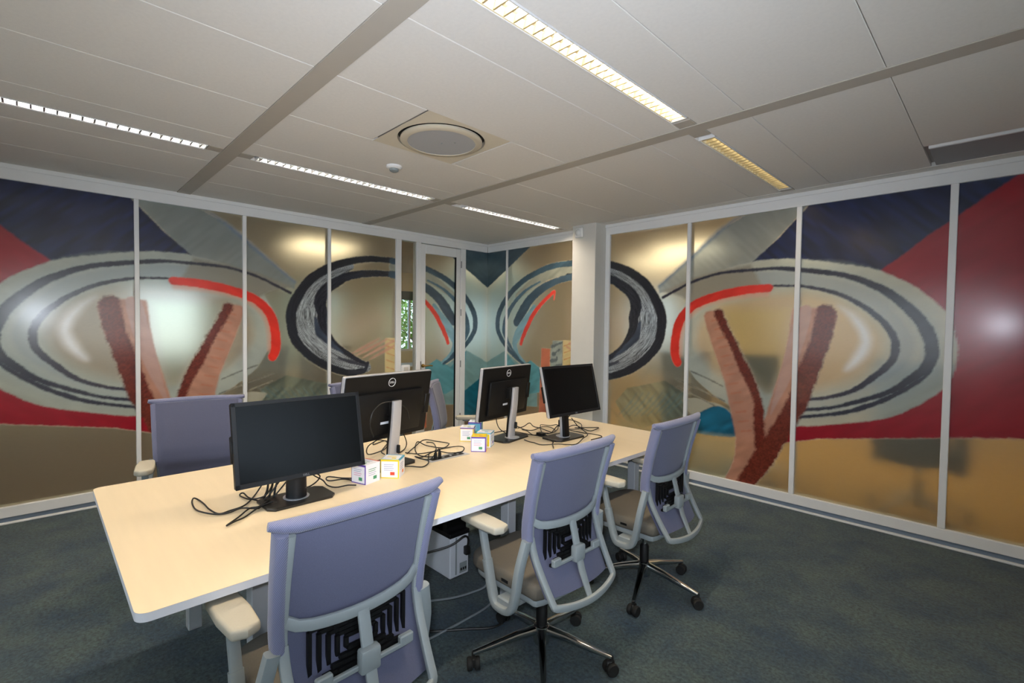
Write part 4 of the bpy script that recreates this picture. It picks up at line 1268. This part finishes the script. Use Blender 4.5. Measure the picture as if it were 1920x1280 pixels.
def monitor(loc, rz, w, h, pc_, tilt, label, silver, stand_x=-0.05):
    """loc: base centre on the table; pc_: panel centre in the monitor's own frame (front = +x); tilt: screen leans back"""
    t = tag(empty('monitor', loc, rz), label, 'monitor', 'flat monitors on the table')
    rim = SILVER if silver else BEZEL
    M = Matrix.Translation(pc_) @ Matrix.Rotation(-tilt, 4, 'Y')

    def P(bm):
        bmesh.ops.transform(bm, matrix=M, verts=bm.verts)
        return bm
    ob = obj('frame', P(prism(rrect(w, h, 0.008, 3), -0.022, 0.0, 'x', 0.002)), rim, t)
    fr = bmesh.new()
    bw = 0.017
    for (y0, y1, z0, z1) in ((-w / 2, w / 2, h / 2 - bw, h / 2), (-w / 2, w / 2, -h / 2, -h / 2 + bw * 1.15), (-w / 2, -w / 2 + bw, -h / 2, h / 2), (w / 2 - bw, w / 2, -h / 2, h / 2)):
        bx(0.0, 0.0035, y0, y1, z0, z1, 0.001, 1, fr)
    obj('bezel', P(fr), BEZEL, t)
    obj('screen', P(bx(0.0, 0.0012, -w / 2 + bw, w / 2 - bw, -h / 2 + bw, h / 2 - bw)), SCREEN, t)
    bk = obj('back_shell', P(prism(rrect(w - 0.008, h - 0.008, 0.008, 3), -0.030, -0.022, 'x', 0.002)), BLACKPL, t)
    b2 = bmesh.new()
    bx(-0.052, -0.030, -w * 0.38, w * 0.38, -h * 0.40, h * 0.24, 0.008, 2, b2)
    obj('back_bulge', P(b2), BLACKPL, t, True)
    b3 = bmesh.new()
    bx(-0.054, -0.0515, w * 0.02, w * 0.11, -h * 0.235, -h * 0.2, bm=b3)
    obj('port_label', P(b3), mat('label_silver', (200, 205, 215), 0.4, noise=(50, 0.1)), t)
    b4 = bmesh.new()
    bx(-0.036, -0.016, -w / 2 - 0.004, -w / 2 + 0.035, -h * 0.2, h * 0.12, 0.004, 1, b4)
    obj('side_hub', P(b4), BLACKPL, t, True)
    # round emblem with lettering on the back
    em = bmesh.new()
    lathe([(0.023, 0), (0.0255, 0), (0.0255, 0.004), (0.023, 0.004), (0.023, 0)], 28, em, M @ Matrix.Translation((-0.029, 0, h * 0.37)) @ Matrix.Rotation(-PI / 2, 4, 'Y'))
    EMB = mat('bright_emblem', (222, 224, 228), 0.3, 0.2, noise=(60, 0.03))
    e = obj('emblem_ring', em, EMB, t, True)
    me = text_mesh('DELL', 0.0165, 0.0006)
    me.transform(M @ Matrix.Translation((-0.0325, 0, h * 0.37)) @ Matrix(((0, 0, -1, 0), (-1, 0, 0, 0), (0, 1, 0, 0), (0, 0, 0, 1))))
    new_obj('emblem_lettering', me, EMB, e)
    me = text_mesh('DELL', 0.013, 0.0003)
    me.transform(M @ Matrix.Translation((0.0038, 0, -h / 2 + 0.009)) @ Matrix(((0, 0, 1, 0), (1, 0, 0, 0), (0, 1, 0, 0), (0, 0, 0, 1))))
    new_obj('front_lettering', me, mat('grey_lettering', (120, 124, 130), 0.4, noise=(60, 0.05)), t)
    # stand
    zc = pc_[2]
    sx = stand_x
    if silver:
        bm = bmesh.new()
        pts = catmull([(sx + 0.012, 0, 0.010), (sx + 0.004, 0, zc * 0.35), (sx - 0.012, 0, zc * 0.75), (sx - 0.020, 0, zc + 0.035)], 5)
        sweep(pts, rrect(0.066, 0.02, 0.006, 2), upv=(1, 0, 0), bm=bm, scales=[(1.05 - 0.01 * i, 1) for i in range(len(pts))])
        obj('stand_back', bm, SILVER, t, True)
        hole = bx(sx - 0.024, sx + 0.0, -0.026, -0.012, zc * 0.22, zc * 0.36, 0.004, 1)
        obj('cable_hole', hole, BLACKPL, t)
        bm = bmesh.new()
        pts2 = [(p[0] + 0.02, p[1], p[2]) for p in pts]
        sweep(pts2, rrect(0.056, 0.022, 0.006, 2), upv=(1, 0, 0), bm=bm)
        obj('stand_front', bm, BLACKPL, t, True)
        pb_ = rrect(0.19, 0.30, 0.012, 2)
        ring_ = (sx + 0.004, 0.052)
    else:
        obj('stand_column', lathe([(0, 0.008), (0.046, 0.008), (0.044, 0.03), (0.040, zc), (0, zc)], 20), BEZEL, t, True, (sx, 0, 0))
        pb_ = rrect(0.19, 0.30, 0.012, 2)
        ring_ = (sx, 0.056)
    obj('stand_arm', bx(min(sx, pc_[0] - 0.05), pc_[0] - 0.03, -0.03, 0.03, zc - 0.05, zc + 0.03, 0.006, 1), BLACKPL, t, True)
    cut = [(-0.095, -0.12), (-0.095, 0.12), (-0.065, 0.15), (0.065, 0.15), (0.095, 0.125), (0.095, -0.125), (0.065, -0.15), (-0.065, -0.15)]
    obj('stand_base', prism(cut, 0.0, 0.012, 'z', 0.003), mat('black_base_plastic', (26, 25, 23), 0.35, noise=(60, 0.1)), t)
    obj('swivel_ring', lathe([(0, 0.012), (ring_[1], 0.012), (ring_[1], 0.0145), (0, 0.0145)], 28), SILVER, t, True, (ring_[0], 0, 0))
    return t


ZT = 0.7402
monitor((2.985, -3.782, ZT), R(0.4), 0.56, 0.35, (0.074, 0, 0.301), R(11.4), 'black monitor nearest the camera with its dark screen facing us', False, -0.005)
monitor((2.775, -3.195, ZT), R(190), 0.62, 0.385, (0.02, 0.0, 0.342), R(9.7), 'monitor seen from behind with round logo, right behind the nearest screen', True, -0.055)
monitor((2.75, -2.215, ZT), R(191), 0.59, 0.37, (0.045, 0.0, 0.336), R(6.3), 'monitor seen from behind with a silver stand beside the far dark screen', True, -0.04)
monitor((3.0, -1.90, ZT), R(-1), 0.56, 0.35, (0.078, 0, 0.359), R(13.8), 'square-looking dark monitor farthest from the camera, before the column', True, -0.005)

# ------------------------------------------------------------------ little printed boxes
def gift_box(loc, rz, s, faces, lid, label):
    t = tag(empty('printed_box', loc, rz), label, 'box', 'small printed boxes on the table')
    obj('carton', bx(-s / 2, s / 2, -s / 2, s / 2, 0, s, 0.002, 1), mat('white_card', (232, 232, 236), 0.6, noise=(50, 0.02)), t)

    def panel(side, y0, y1, z0, z1, m_, d):
        h_ = s / 2
        if side == '+x':
            b = bx(h_, h_ + d, y0 * s, y1 * s, z0 * s, z1 * s)
        elif side == '+y':
            b = bx(-y1 * s, -y0 * s, h_, h_ + d, z0 * s, z1 * s)
        elif side == '-y':
            b = bx(y0 * s, y1 * s, -h_ - d, -h_, z0 * s, z1 * s)
        else:
            b = bx(y0 * s, y1 * s, z0 * s - h_, z1 * s - h_, s, s + d)
        return b
    k = 0
    for side, cols in faces.items():
        o = obj('print_field', panel(side, -0.5, 0.5, 0.0, 1.0, None, 0.0006), cols[0], t)
        obj('print_patch', panel(side, -0.47, 0.43, 0.05, 0.90, None, 0.0010), cols[1], o)
        for q in range(4):
            obj('text_line', panel(side, -0.32, 0.22 - 0.06 * (q % 2), 0.72 - q * 0.10, 0.75 - q * 0.10, None, 0.0013), cols[2] if q < 2 else cols[3], o)
        obj('print_picture', panel(side, 0.02, 0.26, 0.17, 0.34, None, 0.0014), cols[4], o)
        obj('print_band', panel(side, -0.5, 0.5, 0.93, 1.0, None, 0.0011), cols[5], o)
    return t


c_pur = mat('print_purple', (92, 60, 170), 0.5, noise=(60, 0.15))
c_yel = mat('print_yellow', (236, 206, 40), 0.5, noise=(60, 0.12))
c_blu = mat('print_blue', (90, 170, 200), 0.5, noise=(60, 0.15))
c_red = mat('print_red', (214, 70, 40), 0.5, noise=(60, 0.15))
c_grn = mat('print_green', (70, 150, 110), 0.5, noise=(60, 0.2))
c_wht = mat('print_white', (240, 240, 246), 0.5, noise=(60, 0.03))
c_txt = mat('print_text_grey', (166, 170, 200), 0.5, noise=(300, 0.2))
c_pnk = mat('print_text_pink', (220, 150, 190), 0.5, noise=(300, 0.2))
c_org = mat('print_orange', (236, 128, 60), 0.5, noise=(60, 0.15))
fA = [c_pur, c_wht, c_txt, c_pnk, c_grn, c_pur]
fB = [c_yel, c_wht, c_txt, c_txt, c_red, c_yel]
fC = [c_wht, c_yel, c_txt, c_grn, c_blu, c_blu]
fD = [c_red, c_wht, c_txt, c_pnk, c_pur, c_blu]
gW = [c_wht, c_wht, c_grn, c_txt, c_grn, c_wht]
gift_box((2.955, -3.425, ZT), R(17), 0.098, {'-y': fA, '+x': gW, 'top': [c_wht, c_wht, c_txt, c_grn, c_grn, c_red]}, None, 'purple edged white box before the nearest monitor')
gift_box((2.965, -3.275, ZT), R(42), 0.098, {'-y': fB, '+x': [c_wht, c_wht, c_txt, c_txt, c_org, c_blu], 'top': [c_blu, c_wht, c_yel, c_yel, c_yel, c_blu]}, None, 'yellow edged white box beside the purple edged one')
gift_box((2.865, -2.585, ZT), R(44), 0.095, {'-y': fA, '+x': fD, 'top': [c_yel, c_yel, c_org, c_grn, c_org, c_yel]}, None, 'front box of the far group with a yellow top and purple edge')
gift_box((2.80, -2.475, ZT), R(33), 0.095, {'-y': fC, '+x': [c_blu, c_wht, c_txt, c_grn, c_pur, c_blu], 'top': [c_wht, c_wht, c_grn, c_wht, c_blu, c_blu]}, None, 'blue edged box tucked behind the yellow topped front one')
gift_box((2.60, -2.465, ZT), R(44), 0.095, {'-y': [c_yel, c_wht, c_txt, c_txt, c_grn, c_pur], '+x': fA, 'top': [c_wht, c_wht, c_grn, c_yel, c_grn, c_wht]}, None, 'left box of the far group with a green picture')
gift_box((2.49, -2.30, ZT), R(42), 0.095, {'-y': [c_pur, c_blu, c_txt, c_txt, c_grn, c_pur], '+x': [c_blu, c_blu, c_txt, c_txt, c_wht, c_blu], 'top': [c_wht, c_wht, c_grn, c_txt, c_grn, c_wht]}, None, 'rearmost box of the far group with a blue side')

# ------------------------------------------------------------------ cables on the table
cr = 0.0034
GC = 'black cables lying on the table'


def lift(pts, amp=0.004):
    out = []
    for i, p in enumerate(pts):
        out.append((p[0], p[1], max(p[2], ZT + cr + 0.0005 + (amp * (i % 3)))))
    return out


cable('monitor_cable', lift([(2.94, -3.80, 0.83), (2.93, -3.83, 0.79), (2.93, -3.868, 0.746), (2.99, -3.935, 0.746), (3.008, -3.958, 0.746), (2.971, -4.006, 0.746), (2.974, -4.057, 0.746), (2.963, -4.1, 0.746), (2.915, -4.137, 0.746), (2.835, -4.148, 0.746), (2.749, -4.143, 0.746), (2.7, -4.128, 0.746), (2.714, -4.113, 0.746), (2.796, -4.108, 0.746), (2.898, -4.109, 0.746), (2.959, -4.089, 0.746), (2.957, -4.046, 0.746), (2.954, -4.001, 0.746), (2.891, -3.954, 0.746), (2.795, -3.894, 0.746), (2.80, -3.86, 0.80), (2.88, -3.82, 0.92)]), cr, 'black cable looping out to the left of the nearest monitor', group=GC)
cable('monitor_cable', lift([(2.9, -3.86, 0.80), (2.93, -3.90, 0.77), (2.884, -3.944, 0.746), (2.803, -3.96, 0.746), (2.771, -3.959, 0.746), (2.775, -3.945, 0.746), (2.849, -3.938, 0.746), (2.92, -3.90, 0.75), (2.93, -3.84, 0.82)]), cr, 'small black cable loop close to the nearest monitor stand', group=GC)
cable('monitor_cable', lift([(2.96, -3.89, 0.757), (2.999, -3.945, 0.752), (2.998, -3.984, 0.746), (3.055, -4.043, 0.746), (3.118, -4.1, 0.746), (3.108, -4.071, 0.746), (3.065, -4.018, 0.746), (3.01, -3.95, 0.752), (3.0, -3.89, 0.76)]), cr, 'black cable bent to a sharp point towards the table edge', group=GC)
cable('monitor_cable', lift([(2.9, -3.451, 0.746), (2.851, -3.505, 0.746), (2.799, -3.551, 0.746), (2.813, -3.57, 0.746), (2.857, -3.567, 0.746), (2.887, -3.511, 0.746), (2.93, -3.475, 0.746)]), cr, 'black cable loop lying left of the purple edged box', group=GC)
cable('monitor_cable', lift([(2.93, -3.72, 0.86), (2.88, -3.66, 0.80), (2.887, -3.62, 0.77), (2.92, -3.61, 0.75), (2.97, -3.59, 0.746), (2.99, -3.54, 0.746), (3.0, -3.50, 0.746)]), cr, 'black cable running from the nearest stand to the purple edged box', group=GC)
cable('monitor_cable', lift([(2.94, -3.70, 0.84), (2.90, -3.64, 0.80), (2.86, -3.64, 0.76), (2.87, -3.69, 0.746), (2.85, -3.72, 0.76), (2.92, -3.74, 0.82)]), cr, 'black cable curl at the right of the nearest stand', group=GC)
for k in range(3):
    y = -3.835 - 0.022 * k
    cable('plug_lead', [(2.985 - 0.01 * k, y, 0.90), (2.93, y - 0.005, 0.84), (2.90 + 0.012 * k, y - 0.01, 0.79), (2.91, y - 0.02, 0.752)], 0.005,
          ['thin lead hanging down behind the nearest screen, next to its stand', 'middle lead hanging down behind the nearest screen', 'outer lead hanging down behind the nearest screen'][k], group=GC)
cable('monitor_cable', lift([(2.74, -3.20, 0.90), (2.67, -3.26, 0.84), (2.60, -3.22, 0.77), (2.459, -3.03, 0.746), (2.30, -2.93, 0.746), (2.24, -2.969, 0.746), (2.314, -3.036, 0.746), (2.272, -2.933, 0.746), (2.35, -2.95, 0.746), (2.5, -3.08, 0.746), (2.66, -3.15, 0.77)]), cr, 'black cable loop left of the silver stand, behind the logo monitor', group=GC)
cable('monitor_cable', [(2.84, -3.32, 0.93), (2.85, -3.345, 1.0), (2.85, -3.33, 1.07), (2.84, -3.27, 1.11), (2.845, -3.2, 1.11), (2.84, -3.12, 1.07), (2.83, -3.09, 1.0)], 0.0035, 'thin cable arc across the back of the logo monitor', group=GC)
cable('monitor_cable', lift([(2.62, -3.02, 0.98), (2.60, -2.99, 0.88), (2.55, -2.93, 0.79), (2.534, -2.93, 0.746), (2.607, -3.013, 0.746), (2.69, -3.12, 0.76)]), cr, 'black lead dropping from the right of the logo monitor', group=GC)
cable('cable_tangle', lift([(2.654, -2.991, 0.746), (2.572, -2.886, 0.746), (2.472, -2.744, 0.746), (2.503, -2.67, 0.746), (2.616, -2.656, 0.746), (2.682, -2.691, 0.746), (2.684, -2.742, 0.746), (2.586, -2.8, 0.746), (2.487, -2.803, 0.746), (2.576, -2.882, 0.746), (2.733, -2.965, 0.746), (2.828, -2.978, 0.746), (2.814, -2.904, 0.746), (2.739, -2.831, 0.746), (2.597, -2.751, 0.746), (2.484, -2.73, 0.746)], 0.008), cr, 'tall loop of the cable tangle left of the table socket', group=GC)
cable('cable_tangle', lift([(2.629, -2.988, 0.746), (2.715, -2.954, 0.746), (2.752, -2.881, 0.746), (2.7, -2.74, 0.746), (2.73, -2.654, 0.746), (2.802, -2.66, 0.746), (2.843, -2.714, 0.746), (2.825, -2.799, 0.746), (2.753, -2.848, 0.746), (2.785, -2.968, 0.746), (2.756, -3.0, 0.746), (2.849, -3.012, 0.746), (2.852, -2.951, 0.746), (2.86, -2.90, 0.80), (2.862, -2.905, 0.746)], 0.006), cr, 'wide loop of the cable tangle reaching past the table socket', group=GC)
cable('cable_tangle', lift([(2.80, -2.93, 0.76), (2.858, -2.974, 0.746), (2.935, -3.027, 0.746), (2.955, -3.083, 0.746), (2.903, -3.13, 0.746), (2.88, -3.2, 0.746)]), cr, 'cable curving from the tangle to the yellow topped box', group=GC)
for k in range(2):
    pp_ = tag(empty('cable_plug', (2.862, -2.925 + 0.03 * k, 0.7438)), ['black plug in the table socket, nearer the tangle', 'black plug in the table socket, nearer the far boxes'][k], 'plug', 'plugs in the table socket')
    obj('plug_body', bx(-0.009, 0.009, -0.008, 0.008, 0.0, 0.036, 0.003, 1), BLACKPL, pp_)
    obj('plug_collar', lathe([(0, 0.034), (0.006, 0.034), (0.0045, 0.055), (0, 0.055)], 10), BLACKPL, pp_, True)
cable('cable_tangle', lift([(2.571, -1.936, 0.746), (2.579, -1.879, 0.746), (2.542, -1.773, 0.746), (2.609, -1.795, 0.746), (2.708, -1.825, 0.746), (2.818, -1.88, 0.746), (2.851, -1.842, 0.746), (2.818, -1.745, 0.746), (2.732, -1.653, 0.746), (2.675, -1.669, 0.746), (2.635, -1.715, 0.746), (2.666, -1.778, 0.746), (2.797, -1.904, 0.746), (2.868, -1.909, 0.746)], 0.008), cr, 'looped cable between the two far monitors, higher coils', group=GC)
cable('cable_tangle', lift([(2.70, -2.17, 0.80), (2.64, -2.05, 0.76), (2.556, -1.93, 0.746), (2.652, -1.936, 0.746), (2.715, -1.909, 0.746), (2.696, -1.792, 0.746), (2.718, -1.718, 0.746), (2.844, -1.805, 0.746), (2.89, -1.94, 0.746), (2.816, -1.925, 0.746), (2.832, -2.034, 0.746), (2.722, -1.99, 0.746), (2.636, -1.955, 0.746)], 0.006), cr, 'looped cable between the two far monitors, lower coils', group=GC)
cable('monitor_cable', lift([(2.60, -2.36, 0.746), (2.581, -2.25, 0.746), (2.605, -2.103, 0.746), (2.67, -2.04, 0.746), (2.737, -2.04, 0.746), (2.843, -2.045, 0.746), (2.864, -1.997, 0.746)]), cr, 'black cable passing behind the silver far stand', group=GC)
cable('cable_tangle', lift([(2.92, -1.80, 0.82), (2.80, -1.65, 0.75), (2.653, -1.431, 0.746), (2.667, -1.358, 0.746), (2.819, -1.451, 0.746), (2.93, -1.616, 0.746), (2.86, -1.66, 0.746), (2.818, -1.602, 0.746), (2.829, -1.541, 0.746), (2.932, -1.567, 0.746), (3.021, -1.601, 0.746), (3.033, -1.542, 0.746), (2.981, -1.437, 0.746), (2.965, -1.481, 0.746), (2.932, -1.567, 0.75), (2.87, -1.6, 0.75)], 0.006), cr, 'cable looping right behind the farthest dark monitor', group=GC)
cable('monitor_cable', lift([(2.90, -1.70, 0.75), (3.037, -1.69, 0.746), (3.099, -1.686, 0.746), (3.156, -1.662, 0.746), (3.196, -1.698, 0.746), (3.211, -1.76, 0.746), (3.191, -1.821, 0.746)]), cr, 'short cable ending right of the farthest monitor base', group=GC)
cable('monitor_cable', lift([(2.88, -2.18, 0.746), (2.94, -2.20, 0.746), (3.0, -2.21, 0.746), (3.058, -2.193, 0.746), (3.12, -2.10, 0.746), (3.185, -2.08, 0.746), (3.2, -2.0, 0.746), (3.15, -1.86, 0.755), (3.10, -1.74, 0.755), (2.95, -1.60, 0.746), (2.888, -1.58, 0.76), (2.90, -1.68, 0.84)]), cr, 'black cable sweeping round the front of the farthest monitor base', group=GC)
cable('monitor_cable', lift([(3.0, -2.06, 0.752), (3.07, -2.09, 0.75), (3.097, -2.13, 0.746), (3.169, -2.202, 0.746)]), cr, 'cable end with a plug pointing to the table edge', group=GC)
cable('monitor_cable', [(2.71, -2.30, 0.94), (2.69, -2.27, 0.85), (2.66, -2.21, 0.79), (2.66, -2.15, 0.752)], cr, 'black lead dropping from the back of the far silver framed monitor', group=GC)
cable('monitor_cable', [(3.02, -1.80, 0.95), (2.93, -1.76, 0.86), (2.86, -1.80, 0.79), (2.86, -1.86, 0.752)], cr, 'black lead dropping behind the farthest dark monitor', group=GC)
ad = tag(empty('cable_adapter', (2.86, -1.985, ZT)), 'small black adapter block in the far cable tangle', 'adapter')
obj('adapter_body', bx(-0.03, 0.03, -0.022, 0.022, 0, 0.026, 0.004, 2), BLACKPL, ad)
obj('adapter_strain', lathe([(0, 0), (0.007, 0), (0.004, 0.03), (0, 0.03)], 8, bmesh.new(), Matrix.Translation((0.03, 0, 0.013)) @ Matrix.Rotation(PI / 2, 4, 'Y')), BLACKPL, ad)
